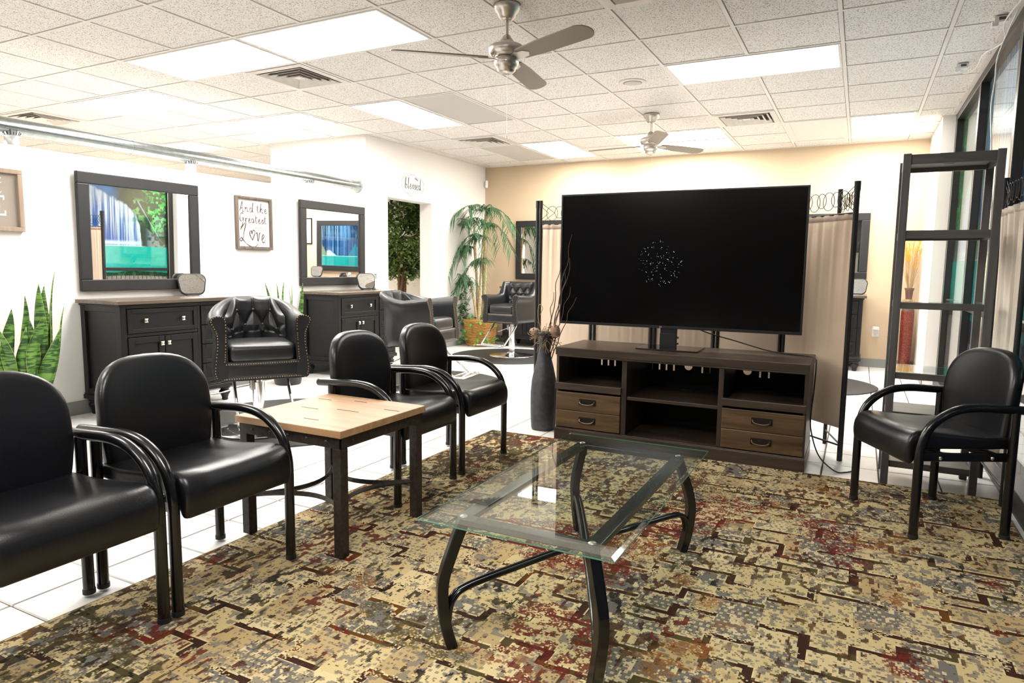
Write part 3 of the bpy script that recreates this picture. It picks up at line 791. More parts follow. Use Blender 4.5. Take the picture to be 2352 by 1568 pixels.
def fan(label, x, y, a0, droop=0.0):
    t = thing('ceiling_fan', label, 'ceiling fan', (x, y, CEIL), 0)
    n = MT['nickel']
    MB().lathe([(0.02, -0.085), (0.035, -0.082), (0.050, -0.065), (0.058, -0.045), (0.072, -0.035), (0.078, -0.012), (0.080, 0.0)], 28).build('canopy', n, t)
    MB().tube([(0, 0, -0.07), (0, 0, -0.20)], 0.011, 12).build('downrod', n, t)
    MB().lathe([(0.012, -0.165), (0.022, -0.172), (0.032, -0.19), (0.046, -0.205), (0.048, -0.215), (0.044, -0.222), (0.088, -0.226), (0.104, -0.236), (0.106, -0.252), (0.106, -0.256), (0.102, -0.272), (0.088, -0.288), (0.06, -0.296), (0.03, -0.296)], 36).build('motor_housing', n, t)
    MB().lathe([(0.05, -0.292), (0.072, -0.300), (0.073, -0.330), (0.064, -0.348), (0.055, -0.352), (0.054, -0.366), (0.040, -0.380), (0.012, -0.385), (0.001, -0.385)], 32).build('switch_housing', n, t)
    for k in range(3):
        a = math.radians(a0 + 120 * k); R_ = Matrix.Rotation(a, 4, 'Z') @ Matrix.Translation((0, 0, -0.298)) @ Matrix.Rotation(math.radians(droop), 4, 'Y') @ Matrix.Rotation(math.radians(-13), 4, 'X')
        out = [(0.125, -0.050), (0.30, -0.062), (0.60, -0.066)] + [(0.60 + 0.075 * math.sin(q), -0.066 * math.cos(q)) for q in [0.3, .6, .9, 1.2, PI / 2, 1.95, 2.25, 2.55, 2.85]] + [(0.60, 0.066), (0.30, 0.062), (0.125, 0.050), (0.112, 0.03), (0.112, -0.03)]
        mb = MB().prism(out, -0.004, 0.004, lambda p, q, r_: R_ @ Vector((p, q, r_)))
        bl = mb.build('blade', MT['blade'], t, bevel=0.002)
        ib = MB().prism([(0.06, -0.02), (0.10, -0.035), (0.17, -0.03), (0.20, 0), (0.17, 0.03), (0.10, 0.035), (0.06, 0.02)], -0.009, -0.004, lambda p, q, r_: R_ @ Vector((p, q, r_)))
        ib.build('blade_iron', n, bl, bevel=0.001)
    MB().tube([(0.03, -0.045, -0.33), (0.033, -0.05, -0.36), (0.033, -0.05, -0.75)], 0.0012, 5).build('pull_chain', n, t)
    MB().lathe([(0.001, -0.78), (0.004, -0.775), (0.003, -0.755), (0.001, -0.75)], 8, c=(0.033, -0.05, 0)).build('chain_bob', MT['white_pl'], t)
    return t
fan('brushed nickel three-blade ceiling fan nearest the viewer', -1.92, 3.613, 98)
fan('smaller-looking distant nickel ceiling fan above the television', -1.92, 6.678, 55)

# ---- duct along the partition
t = thing('galvanised_duct', 'long round galvanised duct running above the white partition wall', 'duct', (-5.35, 0, 2.092))
MB().tube([(0, YF, 0), (0, 2.0, 0), (0, 4.65, 0), (0, 6.27, 0)], 0.057, 28).build('pipe', MT['galv'], t)
for y in (0.9, 3.55, 5.3): MB().tube([(0, y - 0.008, 0), (0, y + 0.008, 0)], 0.0585, 28).build('seam_band', MT['galv'], t)
m = Matrix.Rotation(-PI / 2, 4, 'X')
MB().lathe([(0.058, 6.20), (0.062, 6.22), (0.066, 6.26), (0.080, 6.30), (0.090, 6.325), (0.088, 6.330)], 28, m=m, caps=False).build('wall_flange', MT['galv'], t)
col_ = MB()
col_.lathe([(0.046, -0.1455), (0.062, -0.143), (0.062, -0.137), (0.044, -0.128), (0.043, -0.075), (0.047, -0.070), (0.055, -0.068)], 24, caps=False)
for k in range(18):
    a = 2 * PI * k / 18; r0, r1 = 0.044, 0.058 + .006 * math.sin(k * 3)
    c_, s_ = math.cos(a), math.sin(a); tx, ty = -s_ * 0.0055, c_ * 0.0055
    zt = -0.052 + 0.022 * abs(s_) * 0 + 0.018 * (abs(c_) ** 2)
    col_.add([(c_ * r0 - tx, s_ * r0 - ty, -0.072), (c_ * r0 + tx, s_ * r0 + ty, -0.072), (c_ * r1 + tx, s_ * r1 + ty, zt), (c_ * r1 - tx, s_ * r1 - ty, zt)], [(0, 1, 2, 3), (3, 2, 1, 0)])
cm = None
for y in (-0.2, 1.23, 2.67, 4.095, 5.56):
    if cm is None: o = col_.build('take_off_collar', mat('bright_galvanised', (0.62, 0.64, 0.64), 0.42, metal=0.7), t, solid=0.001); cm = o.data; o.location = (0, y, 0)
    else:
        o2 = o.copy(); COL.objects.link(o2); o2.parent = t; o2.location = (0, y, 0)

# ---- small fittings
t = thing('motion_sensor', 'white motion sensor high in the corner above the palm', 'sensor', (-5.165, 9.105, 2.41), math.radians(-45))
MB().box(-0.028, 0.028, -0.02, 0.02, -0.055, 0.055).build('housing', MT['white_pl'], t, bevel=0.006)
MB().box(-0.020, 0.020, -0.024, -0.018, -0.04, -0.005).build('lens', MT['paper'], t, bevel=0.002)
t = thing('power_outlet', 'white duplex wall outlet low on the tan wall', 'outlet', (0.212, YB, 0.43))
MB().prism(rrect(0.075, 0.118, 0.006), 0.0005, 0.006, lambda a, b, c: (a, -c, b)).build('cover_plate', MT['white_pl'], t, bevel=0.001)
for dz in (-0.026, 0.026):
    f_ = MB().prism(rrect(0.034, 0.036, 0.012), 0.006, 0.009, lambda a, b, c: (a, -c, b + dz)).build('receptacle', MT['white_pl'], t)
    MB().box(-0.008, -0.006, -0.0096, -0.0088, dz - 0.002, dz + 0.008).box(0.006, 0.008, -0.0096, -0.0088, dz - 0.002, dz + 0.008).box(-0.002, 0.002, -0.0096, -0.0088, dz - 0.012, dz - 0.008).build('slots', MT['grey_pl'], f_)
MB().box(-0.03, 0.03, -0.05, -0.010, 0.028, 0.065).build('plug_adapter', MT['white_pl'], t, bevel=0.004)
for (x, y, lb) in ((0.655, 5.04, 'white junction box with a cable near the ceiling corner above window'), (0.575, 6.03, 'small white ceiling cable outlet box with dangling plug')):
    t = thing('junction_box', lb, 'junction box', (x, y, CEIL))
    MB().box(-0.035, 0.035, -0.03, 0.03, -0.035, 0.0).build('box_body', MT['white_pl'], t, bevel=0.003)
    MB().box(-0.012, 0.022, -0.034, -0.029, -0.024, -0.008).build('opening', MT['grey_pl'], t)
    MB().box(-0.045, -0.01, -0.02, 0.015, -0.055, -0.02).build('plug', MT['white_pl'], t, bevel=0.004)
tag(MB().tube(crom([(0.70, 4.70, CEIL - .02), (0.67, 5.0, CEIL - .045), (0.70, 5.20, CEIL - .10), (0.645, 5.55, CEIL - .07), (0.64, 5.85, CEIL - .08), (0.60, 6.0, CEIL - .075), (0.565, 6.03, CEIL - .05)], 6), 0.004, 6).build('white_cable', MT['white_pl']),
    'white cable hanging between the two ceiling boxes by the window', 'cable')
tag(MB().tube(crom([(0.715, 4.85, CEIL - .01), (0.655, 5.0, 2.45), (0.65, 5.02, 2.30), (0.65, 5.08, 2.15), (0.65, 4.95, 1.92), (0.655, 4.88, 1.72), (0.65, 4.72, 1.45), (0.65, 4.80, 1.15), (0.65, 4.75, 0.93)], 6), 0.0045, 6).build('hanging_cable', MT['white_pl']),
    'long white cable dangling down the window mullions', 'cable')
hk = [tuple(q) for q in crom([(0, 0, 0), (0, 0, -.02), (.006, 0, -.035), (.018, 0, -.035), (.018, 0, -.02)], 4)]
h0 = MB().tube(hk, 0.0015, 5).build('ceiling_hook', MT['nickel'])
tag(h0, 'tiny wire hook in ceiling edge along the window, nearest the junction boxes', 'hook', 'hooks along the window edge'); h0.location = (0.684, 5.45, CEIL)
for y, lb in ((5.7, 'second'), (6.2, 'third'), (6.7, 'fourth'), (7.2, 'fifth')):
    o = h0.copy(); COL.objects.link(o); o.location = (0.684, y, CEIL); o['label'] = lb + ' tiny wire hook from the viewer along the window ceiling edge'
o = h0.copy(); COL.objects.link(o); o.location = (0.684, 7.6, CEIL); o['label'] = 'tiny wire hook in the ceiling edge closest to the white pier'

# ================================================================== SIGNS (hand-drawn script lettering as thin strokes)
GL = {
 'b': (.42, [[(0, .02), (.06, .45), (.16, .98), (.19, .9), (.10, .45), (.08, .03), (.20, -.02), (.30, .15), (.26, .36), (.14, .30)]]),
 'l': (.26, [[(0, .05), (.08, .4), (.18, .95), (.14, 1.0), (.09, .6), (.09, .08), (.17, .0), (.26, .12)]]),
 'e': (.32, [[(0, .12), (.14, .22), (.22, .36), (.15, .45), (.06, .25), (.10, .02), (.22, .0), (.32, .14)]]),
 's': (.30, [[(0, .08), (.12, .30), (.17, .48), (.24, .22), (.18, .0), (.06, .02)], [(.18, .0), (.30, .10)]]),
 'd': (.44, [[(.28, .38), (.12, .44), (.04, .18), (.12, .0), (.24, .12), (.32, .6), (.38, 1.0), (.33, .4), (.32, .04), (.44, .08)]]),
 'A': (.50, [[(0, .0), (.10, .25), (.22, .85), (.27, 1.0), (.29, .6), (.33, .0), (.40, .05)], [(.06, .32), (.34, .36)]]),
 'n': (.40, [[(0, .3), (.06, .45), (.06, .0)], [(.06, .25), (.18, .45), (.22, .3), (.24, .02), (.38, .10)]]),
 't': (.28, [[(.10, .85), (.08, .3), (.10, .02), (.22, .04)], [(-.02, .55), (.24, .60)]]),
 'h': (.42, [[(0, .05), (.10, .6), (.16, 1.0), (.09, .5), (.07, .0)], [(.07, .2), (.20, .46), (.24, .25), (.26, .0), (.40, .08)]]),
 'G': (.55, [[(.40, .85), (.30, 1.0), (.10, .80), (.02, .40), (.14, .10), (.34, .25), (.40, .45), (.34, .0), (.20, -.45), (.05, -.50)], [(.22, .42), (.46, .46)]]),
 'r': (.28, [[(0, .1), (.06, .45), (.07, .38), (.07, .0)], [(.07, .28), (.16, .45), (.26, .40)]]),
 'a': (.38, [[(.24, .40), (.10, .44), (.03, .18), (.10, .0), (.22, .14), (.26, .42), (.26, .04), (.38, .08)]]),
 'o': (.34, [[(.16, .44), (.04, .30), (.05, .05), (.18, .0), (.26, .2), (.18, .44), (.34, .38)]]),
 'f': (.26, [[(.22, .95), (.12, .98), (.10, .5), (.08, -.35)], [(-.02, .42), (.22, .46)]]),
 'i': (.20, [[(0, .2), (.07, .45), (.08, .04), (.20, .10)], [(.09, .62), (.10, .66)]]),
 'L': (.62, [[(.02, .66), (.12, .78), (.34, 1.05), (.42, 1.0), (.30, .6), (.18, .15), (.04, .02), (-.02, .14), (.10, .20), (.32, -.02), (.62, -.22), (1.0, -.30), (1.3, -.12)]]),
 'H': (.46, [[(.20, .12), (.04, .42), (.06, .60), (.16, .62), (.21, .45), (.28, .66), (.38, .66), (.42, .50), (.20, .08)]]),
 'v': (.34, [[(0, .5), (.08, .52), (.14, .04), (.26, .50), (.34, .52)]]),
}
def script(text, h, ox, oy, sl=1.0):
    x = ox; out = []
    for ch in text:
        if ch == ' ': x += .26 * h * sl; continue
        adv, st = GL[ch]
        for s_ in st: out.append([(x + a * h * sl, oy + b * h) for a, b in s_])
        x += (adv + .04) * h * sl
    return out, x
def strokes(mb, lines, r, fn):
    for L in lines:
        pts = crom([(a, b, 0) for a, b in L], 5)
        P2 = [fn(p[0], p[1]) for p in pts]
        rr = [r * (0.55 + 0.75 * abs(math.sin(3.1 * i / max(1, len(P2) - 1) * max(1, len(L) / 2.5)))) for i in range(len(P2))]
        mb.tube(P2, rr, 5, smooth=False)
# local frame for wall items facing +X: (a,b) -> y, z
def frame4(w, h, f, d, fr_mat, parent, name='frame', bevel=0.003, back=0.0):
    m = MB()
    m.box(-back, d, -w / 2, w / 2, h / 2 - f, h / 2); m.box(-back, d, -w / 2, w / 2, -h / 2, -h / 2 + f)
    m.box(-back, d, -w / 2, -w / 2 + f, -h / 2 + f, h / 2 - f); m.box(-back, d, w / 2 - f, w / 2, -h / 2 + f, h / 2 - f)
    return m.build(name, fr_mat, parent, bevel=bevel)
def mirror(label, loc, w=1.02, h=0.89, rz=0, tilt=0, yaw=0):
    t = thing('wall_mirror', label, 'mirror', loc, 0)
    t.rotation_euler = Euler((0, math.radians(tilt), rz + math.radians(yaw)), 'XYZ')
    frame4(w, h, 0.088, 0.035, MT['mirrorframe'], t, back=0.0, bevel=0.006)
    MB().box(0.004, 0.020, -w / 2 + .08, w / 2 - .08, -h / 2 + .08, h / 2 - .08).build('mirror_glass', MT['mirror'], t)
    return t
mirror('large charcoal-framed mirror showing waterfall, above the nearer black dresser', (XL + .015, 3.50, 1.378), tilt=0.85, yaw=-0.56)
mirror('charcoal-framed mirror above second dresser, beside the Love sign', (XL + .012, 5.73, 1.378), tilt=0.6)
mirror('black-framed mirror on tan wall behind the palm', (-4.14, YB - .012, 1.41), h=0.87, rz=-PI / 2, tilt=0.3)
mirror('black-framed mirror on the tan wall hidden behind the television', (-2.23, YB - .012, 1.43), h=0.87, rz=-PI / 2, tilt=0.0)
mirror('black-framed mirror edge visible right of the television, on tan wall', (-0.435, YB - .012, 1.45), h=0.79, rz=-PI / 2, tilt=0.0)
# Love sign
t = thing('framed_sign', 'white framed script sign reading And the Greatest of these is Love', 'sign', (XL, 4.645, 1.54))
frame4(0.43, 0.495, 0.022, 0.035, MT['signframe'], t); frame4(0.386, 0.451, 0.006, 0.030, MT['signframe'], t, name='inner_lip', bevel=0.001)
MB().box(0.0, 0.012, -0.20, 0.20, -0.23, 0.23).build('board', MT['paper'], t)
fn = lambda a, b: Vector((0.0135, a, b))
L1, _ = script('And the', 0.092, -0.165, 0.105, 1.28); L2, _ = script('Greatest', 0.088, -0.165, 0.005, 1.22); L3, _ = script('of these is', 0.048, -0.05, -0.058, 1.15)
L4, _ = script('LHve', 0.165, -0.165, -0.175, .98)
mb = MB(); strokes(mb, L1, 0.0030, fn); strokes(mb, L2, 0.0032, fn); mb.build('lettering', MT['ink'], t)
mb = MB(); strokes(mb, L3, 0.0013, fn); strokes(mb, [[(.11, .11), (.14, .13), (.17, .12), (.165, .10)], [(-.18, .05), (-.15, .065), (-.12, .055)], [(.13, -.115), (.15, -.10), (.175, -.11)]], .0008, fn); mb.build('fine_lettering', MT['inkpale'], t)
mb = MB(); strokes(mb, L4, 0.0042, fn); mb.build('love_lettering', MT['ink'], t)
# kraft sign at the left edge
t = thing('framed_sign', 'pale pine framed tan sign with white letters at far left edge', 'sign', (XL, 2.385, 1.565))
frame4(0.50, 0.42, 0.030, 0.035, MT['signframe2'], t)
MB().box(0.0, 0.012, -0.225, 0.225, -0.185, 0.185).build('board', MT['kraft'], t)
def serif_E(mb, y, z, w, h, s_):
    X0 = 0.012; L_ = [(y + .12 * w, y + .12 * w + s_, z, z + h), (y, y + w, z, z + s_ * .38), (y, y + w * .95, z + h - s_ * .38, z + h), (y, y + w * .7, z + h * .48, z + h * .48 + s_ * .36),
          (y + w * .93, y + w, z, z + h * .26), (y + w * .88, y + w * .95, z + h * .78, z + h), (y + w * .64, y + w * .70, z + h * .38, z + h * .64)]
    for k, (a, b, c, d) in enumerate(L_): mb.box(X0, 0.0134 + .0002 * k, a, b, c, d)
mb = MB(); serif_E(mb, 0.030, -0.105, 0.115, 0.135, 0.032); serif_E(mb, 0.098, 0.112, 0.030, 0.038, 0.007)
arc = [(0.012 + 0, 0) for _ in range(1)]
strokes(mb, [[(.088, .140), (.078, .150), (.066, .140), (.063, .130), (.068, .116), (.078, .112), (.088, .120)]], 0.0032, fn)
strokes(mb, [[(.03, .035), (.045, .075), (.05, .07), (.05, .04)], [(.05, .06), (.065, .075), (.075, .045), (.10, .038), (.125, .055)]], 0.0022, fn)
mb.build('lettering', MT['whiteink'], t)
# blessed plaque
t = thing('blessed_plaque', 'white scalloped wall plaque lettered blessed, above the doorway', 'sign', (XL, 7.235, 2.195))
half = [(0.0, 0.150), (0.06, 0.142), (0.11, 0.112), (0.16, 0.105), (0.215, 0.108), (0.235, 0.100), (0.240, 0.080), (0.262, 0.065), (0.275, 0.03), (0.278, 0.0)]
outl = [(a, b) for a, b in half] + [(a, -b) for a, b in half[::-1][1:]] + [(-a, -b) for a, b in half[1:]] + [(-a, b) for a, b in half[::-1][1:-1]]
outl = outl[::-1]
MB().prism(outl, 0.0, 0.016, lambda a, b, c: (c, a, b)).build('board', MT['paper'], t, bevel=0.006, seg=3)
ip = [(a * .86, b * .84) for a, b in outl]
mb = MB(); mb.tube([(0.017, a, b) for a, b in ip] + [(0.017, *ip[0])], 0.0022, 5); mb.build('rim_line', MT['inkpale'], t)
fn = lambda a, b: Vector((0.0175, a, b))
L1, xe = script('blessed', 0.135, -0.175, -0.055, 1.0)
mb = MB(); strokes(mb, L1, 0.0038, fn); mb.build('lettering', MT['ink2'], t)
mb = MB(); strokes(mb, [[(.03, .085), (.07, .082), (.12, .050)]], .0014, fn)
for k in range(6):
    a, b = .045 + k * .012, .086 - k * .004
    strokes(mb, [[(a, b), (a + .008, b + .014)], [(a, b), (a + .010, b - .012)]], .0022, fn)
mb.build('leaf_sprig', MT['ink2'], t)
# small framed picture on the tan wall, seen in the second mirror
t = thing('framed_picture', 'small dark-framed white picture on tan wall beside the hidden mirror', 'picture', (-1.40, YB, 1.68), -PI / 2)
frame4(0.36, 0.46, 0.018, 0.02, MT['blackwood'], t); MB().box(0, 0.008, -0.17, 0.17, -0.22, 0.22).build('board', MT['paper'], t)

# ================================================================== DRESSERS
def dresser(label, loc, rz, group=None):
    t = thing('dresser', label, 'dresser', loc, rz, group)
    D0, D1, W2 = -0.25, 0.235, 0.475          # body back/front x, half width
    bw = MT['blackwood']
    m = MB(); m.box(D0, D1 - 0.022, -W2 + .02, W2 - .02, 0.155, 0.845)
    for sy in (-1, 1):      # corner stiles
        a, b = (W2 - .045) * sy, W2 * sy
        m.box(D1 - 0.06, D1, min(a, b), max(a, b), 0.155, 0.845); m.box(D0, D0 + .05, min(a, b), max(a, b), 0.155, 0.845)
        b2 = b - sy * .0025; a3 = a + sy * .02; m.box(D0 + .05, D1 - .06, min(a3, b2), max(a3, b2), 0.158, 0.20); m.box(D0 + .05, D1 - .06, min(a3, b2), max(a3, b2), 0.79, 0.843)
    wi = W2 - .046; m.box(D1 - .03, D1 - .001, -wi, wi, 0.157, 0.185); m.box(D1 - .03, D1 - .001, -wi, wi, 0.815, 0.843); m.box(D1 - .03, D1 - .001, 0.155, 0.185, 0.186, 0.814); m.box(D1 - .03, D1 - .001, -wi, 0.154, 0.605, 0.63)
    m.build('body', bw, t, bevel=0.004)
    m = MB(); m.box(D0, D1 + .014, -W2 - .014, W2 + .014, 0.120, 0.155); m.box(D0, D1 + .006, -W2 - .006, W2 + .006, 0.155, 0.166); m.build('base_moulding', bw, t, bevel=0.008, seg=3)
    m = MB(); m.box(D0, D1 + .012, -W2 - .012, W2 + .012, 0.832, 0.848); m.build('cornice', bw, t, bevel=0.006)
    MB().box(D0 - .0, D1 + .035, -W2 - .035, W2 + .035, 0.848, 0.876).build('top', MT['dresser_top'], t, bevel=0.004)
    prof = [(0.020, 0.0), (0.026, 0.008), (0.024, 0.02), (0.032, 0.045), (0.045, 0.065), (0.046, 0.078), (0.034, 0.090), (0.032, 0.097), (0.044, 0.104), (0.046, 0.120)]
    for sx in (D0 + .05, D1 - .045):
        for sy in (-W2 + .045, W2 - .045):
            MB().lathe(prof, 18, c=(sx, sy, 0)).build('foot', bw, t)
    def front(name, y0, y1, z0, z1, rail=0.035):
        m = MB(); m.box(D1 - 0.020, D1 - 0.004, y0 + .003, y1 - .003, z0 + .003, z1 - .003)
        m.box(D1 - .004, D1 + .006, y0 + .003, y0 + rail, z0 + .003, z1 - .003); m.box(D1 - .004, D1 + .006, y1 - rail, y1 - .003, z0 + .003, z1 - .003)
        m.box(D1 - .004, D1 + .006, y0 + rail, y1 - rail, z1 - rail, z1 - .003); m.box(D1 - .004, D1 + .006, y0 + rail, y1 - rail, z0 + .003, z0 + rail)
        return m.build(name, bw, t, bevel=0.003)
    def knob(par, y, z):
        m = MB(); m.box(D1 + .004, D1 + .016, y - .005, y + .005, z - .005, z + .005)
        s_ = .015; x0, x1, x2 = D1 + .016, D1 + .020, D1 + .031
        m.box(x0, x1, y - s_, y + s_, z - s_, z + s_)
        m.add([(x1, y - s_, z - s_), (x1, y + s_, z - s_), (x1, y + s_, z + s_), (x1, y - s_, z + s_), (x2, y, z)], [(0, 1, 4), (1, 2, 4), (2, 3, 4), (3, 0, 4)])
        m.build('knob', MT['nickel2'], par)
    d = front('drawer', -W2 + .045, 0.155, 0.63, 0.815); knob(d, -0.29, 0.725); knob(d, 0.02, 0.725)
    ym = (-W2 + .045 + .155) / 2
    d = front('door', -W2 + .045, ym, 0.185, 0.605, .05); knob(d, ym - .028, 0.545)
    d = front('door', ym, 0.155, 0.185, 0.605, .05); knob(d, ym + .028, 0.545)
    hs = (0.815 - 0.185) / 4
    for k in range(4):
        d = front('drawer', 0.185, W2 - .045, 0.185 + k * hs, 0.185 + (k + 1) * hs); knob(d, (0.185 + W2 - .045) / 2, 0.185 + (k + .5) * hs)
    return t
dr = dresser('black dresser with brown top below the waterfall-reflecting mirror', (-4.945, 3.455, 0), 0)
dup(dr, (-4.945, 5.73, 0), 0, 'black dresser with brown top below the second wall mirror, holding the phone')
dup(dr, (-4.14, 8.875, 0), -PI / 2, 'black dresser against tan wall behind the farthest salon chair')
dup(dr, (-2.23, 8.875, 0), -PI / 2, 'black dresser against tan wall hidden behind the television')
dup(dr, (-0.42, 8.875, 0), -PI / 2, 'black dresser right of television, under the mirror on the tan wall')

def hand_mirror(label, x, y, z, rz, lean=14):
    t = thing('vanity_mirror', label, 'mirror', (x, y, z), rz)
    R_ = Matrix.Rotation(math.radians(-lean), 4, 'Y'); f = lambda a, b, c: Vector((0, 0, 0)) + R_ @ Vector((c, a, b + .10))
    out = rrect(0.225, 0.185, 0.055, 6)
    out = [(a * (1 - .10 * (b < 0) * 1.0), b) for a, b in out]
    MB().pillow(out[::-1], 0.020, f, steps=((1, 0), (1, .7), (.97, 1.0))).build('rim', MT['foot'], t)
    MB().prism([(a * .91, b * .90) for a, b in out], 0.0, .0015, lambda a, b, c: f(a, b, c + .0098)).build('mirror_glass', MT['mirror'], t)
    MB().pillow([(a * .9, b * .9) for a, b in out][::-1], 0.09, lambda a, b, c: f(a * (1 - max(0, -c) * 6), b * (1 - max(0, -c) * 6), min(c, 0) - .008), steps=((1, 0), (.95, .5), (.8, .9), (.6, 1.0))).build('back_shell', MT['foot'], t)
    MB().pillow(rrect(0.10, 0.14, 0.03), 0.008, lambda a, b, c: (b * .8 - .03, a, c + .004)).build('base', MT['grey_pl'], t)
    return t
hand_mirror('round-cornered vanity mirror on the nearer dresser, overlapping the mirror frame', -5.06, 3.845, 0.877, math.radians(-30))
hand_mirror('round-cornered vanity mirror beside the phone on second dresser', -4.98, 6.04, 0.877, math.radians(-26))
hand_mirror('vanity mirror on the dresser right of television, half hidden', -0.02, 8.80, 0.877, math.radians(-90))
hand_mirror('vanity mirror on hidden dresser, seen in second wall mirror', -1.95, 8.85, 0.877, math.radians(-110))
t = thing('cordless_phone', 'white cordless phone standing in its cradle on second dresser', 'phone', (-4.96, 6.19, 0.877), math.radians(-15))
MB().pillow(rrect(0.09, 0.10, 0.02), 0.03, lambda a, b, c: (b, a, c + .015)).build('cradle', MT['white_pl'], t)
R_ = Matrix.Rotation(math.radians(-12), 4, 'Y')
MB().pillow(rrect(0.05, 0.17, 0.015)[::-1], 0.026, lambda a, b, c: R_ @ Vector((c, a, b + .105))).build('handset', MT['white_pl'], t)
MB().box(0.0135, 0.0155, -0.016, 0.016, 0.125, 0.160, m=R_).build('display', MT['lcd'], t)
MB().box(0.0135, 0.0150, -0.018, 0.018, 0.162, 0.182, m=R_).build('earpiece', MT['grey_pl'], t)
for k in range(9):
    MB().box(0.0135, 0.0152, -0.016 + (k % 3) * .012, -0.008 + (k % 3) * .012, 0.060 + (k // 3) * .015, 0.068 + (k // 3) * .015, m=R_).build('key', MT['inkpale'], t)
for (x, y, lb) in ((-4.82, 3.84, 'flat white papers on the nearer dresser top'), (-4.80, 6.15, 'flat white papers at the end of second dresser top')):
    m = MB(); m.box(-.07, .07, -.05, .05, 0, .0015); m.box(-.05, .08, -.04, .06, .0015, .003)
    o = m.build('papers', MT['paper'], loc=(x, y, 0.8765)); o.rotation_euler[2] = .3; tag(o, lb, 'paper')

# ================================================================== GUEST CHAIRS (face +X)
def guest_chair(label, loc, rz, group=None):
    t = thing('guest_chair', label, 'chair', loc, rz, group)
    tb = MT['tube']
    for sy in (-1, 1):
        y = 0.245 * sy
        pts = [(0.20, y, 0.0), (0.20, y, 0.18), (0.20, y, 0.34)] + crom([(0.20, y, 0.345), (0.196, y, 0.40), (0.170, y, 0.475), (0.115, y, 0.530), (0.045, y, 0.562), (-0.04, y, 0.572), (-0.13, y, 0.568)], 4)[1:] + [(-0.275, y, 0.560)]
        a = MB().tube(pts, 0.0185, 14).build('arm_tube', tb, t)
        MB().tube([(0.20, y, 0.0), (0.20, y, 0.016)], 0.0205, 14).build('foot_cap', MT['foot'], a)
        MB().sphere((-0.277, y, 0.560), 0.0185, 12, 6).build('end_cap', MT['foot'], a)
        b = MB().tube([(-0.20, y, 0.0), (-0.20, y, 0.25), (-0.20, y, 0.553)], 0.0185, 14).build('rear_leg', tb, t)
        MB().tube([(-0.20, y, 0.0), (-0.20, y, 0.016)], 0.0205, 14).build('foot_cap', MT['foot'], b)
        r = MB().box(-0.20, 0.20, y - 0.006 - sy * .014, y + 0.006 - sy * .014, 0.335, 0.372).build('side_rail', tb, t, bevel=0.003)
        for bx in (-0.12, 0.105):
            MB().lathe([(0.0001, 0.009), (0.006, 0.008), (0.009, 0.004), (0.009, 0.0)], 12, m=Matrix.Translation((bx, y + sy * -.006, 0.352)) @ Matrix.Rotation(-sy * PI / 2, 4, 'X'), caps=False).build('bolt', MT['chrome'], r)
    m = MB(); m.box(-0.14, -0.11, -0.235, 0.235, 0.345, 0.375); m.box(0.09, 0.12, -0.235, 0.235, 0.345, 0.375)
    m.build('cross_bar', tb, t, bevel=0.003)
    # seat: profile swept across, with softened sides
    prof = crom([(-0.225, 0.395, 0), (-0.228, 0.425, 0), (-0.205, 0.440, 0), (-0.08, 0.440, 0), (0.08, 0.456, 0), (0.165, 0.466, 0), (0.212, 0.456, 0), (0.236, 0.425, 0), (0.243, 0.38, 0), (0.238, 0.335, 0), (0.226, 0.318, 0), (0.215, 0.330, 0), (0.190, 0.365, 0), (0.14, 0.382, 0), (0.0, 0.384, 0), (-0.15, 0.384, 0)], 4, closed=True)
    n = len(prof); cz = 0.41
    rings = []
    ys = [(-.226, .55), (-.2245, .80), (-.218, .93), (-.205, 1.0), (-.12, 1.0), (0, 1.0), (.12, 1.0), (.205, 1.0), (.218, .93), (.2245, .80), (.226, .55)]
    for yv, k in ys:
        sag = -0.010 * (1 - (yv / .22) ** 2)
        ring = []
        for p in prof:
            top = max(0, min(1, (p.y - .40) / .04))
            mid = Vector((min(max(p.x, -.19), .20), 0.41 if p.x < .15 else max(0.35, .41 - (p.x - .15) * .8)))
            q = Vector((mid.x + (p.x - mid.x) * k, mid.y + (p.y - mid.y) * k))
            ring.append((q.x, yv, q.y + sag * top))
        rings.append(ring)
    vs = [v for r in rings for v in r]; fs = []
    for i in range(len(rings) - 1):
        for k in range(n): fs.append((i * n + k, i * n + (k + 1) % n, (i + 1) * n + (k + 1) % n, (i + 1) * n + k))
    fs.append(tuple(range(n))[::-1]); fs.append(tuple(len(vs) - n + k for k in range(n)))
    m = MB(); m.add(vs, fs, True); m.build('seat', MT['leather'], t)
    # backrest
    out = []
    for a in range(0, 181, 9):
        c_, s_ = math.cos(math.radians(a)), math.sin(math.radians(a))
        out.append((0.222 * math.copysign(abs(c_) ** .72, c_), 0.615 + 0.185 * abs(s_) ** .80))
    out += [(-0.224, 0.54), (-0.214, 0.46), (-0.205, 0.40), (-0.190, 0.378), (-0.10, 0.372), (0.0, 0.372), (0.10, 0.372), (0.190, 0.378), (0.205, 0.40), (0.214, 0.46), (0.224, 0.54)]
    def fb_(a, b, c):
        return Vector((-0.205 - (b - 0.40) * 0.10 + c - 0.030 * (1 - (a / .22) ** 2) + 0.012 * math.sin((b - .4) * 8), a, b))
    MB().pillow(out[::-1], 0.062, fb_, steps=((1, 0), (.998, .30), (.985, .58), (.955, .80), (.88, .94), (.7, 1.0)), center=(0, .58)).build('backrest', MT['leather'], t)
    m = MB(); m.tube([(-.243, -.18, .50), (-.262, 0, .50), (-.243, .18, .50)], .004, 6); m.build('back_seam', MT['foot'], t)
    return t
g1 = guest_chair('black vinyl armchair at the bottom left corner, nearest viewer', (-2.11, 1.06, RZ), 0)
g1.location = (-2.11, 1.055, RZ)
dup(g1, (-2.11, 1.595, RZ), 0, 'black vinyl armchair between the corner armchair and wooden side table')
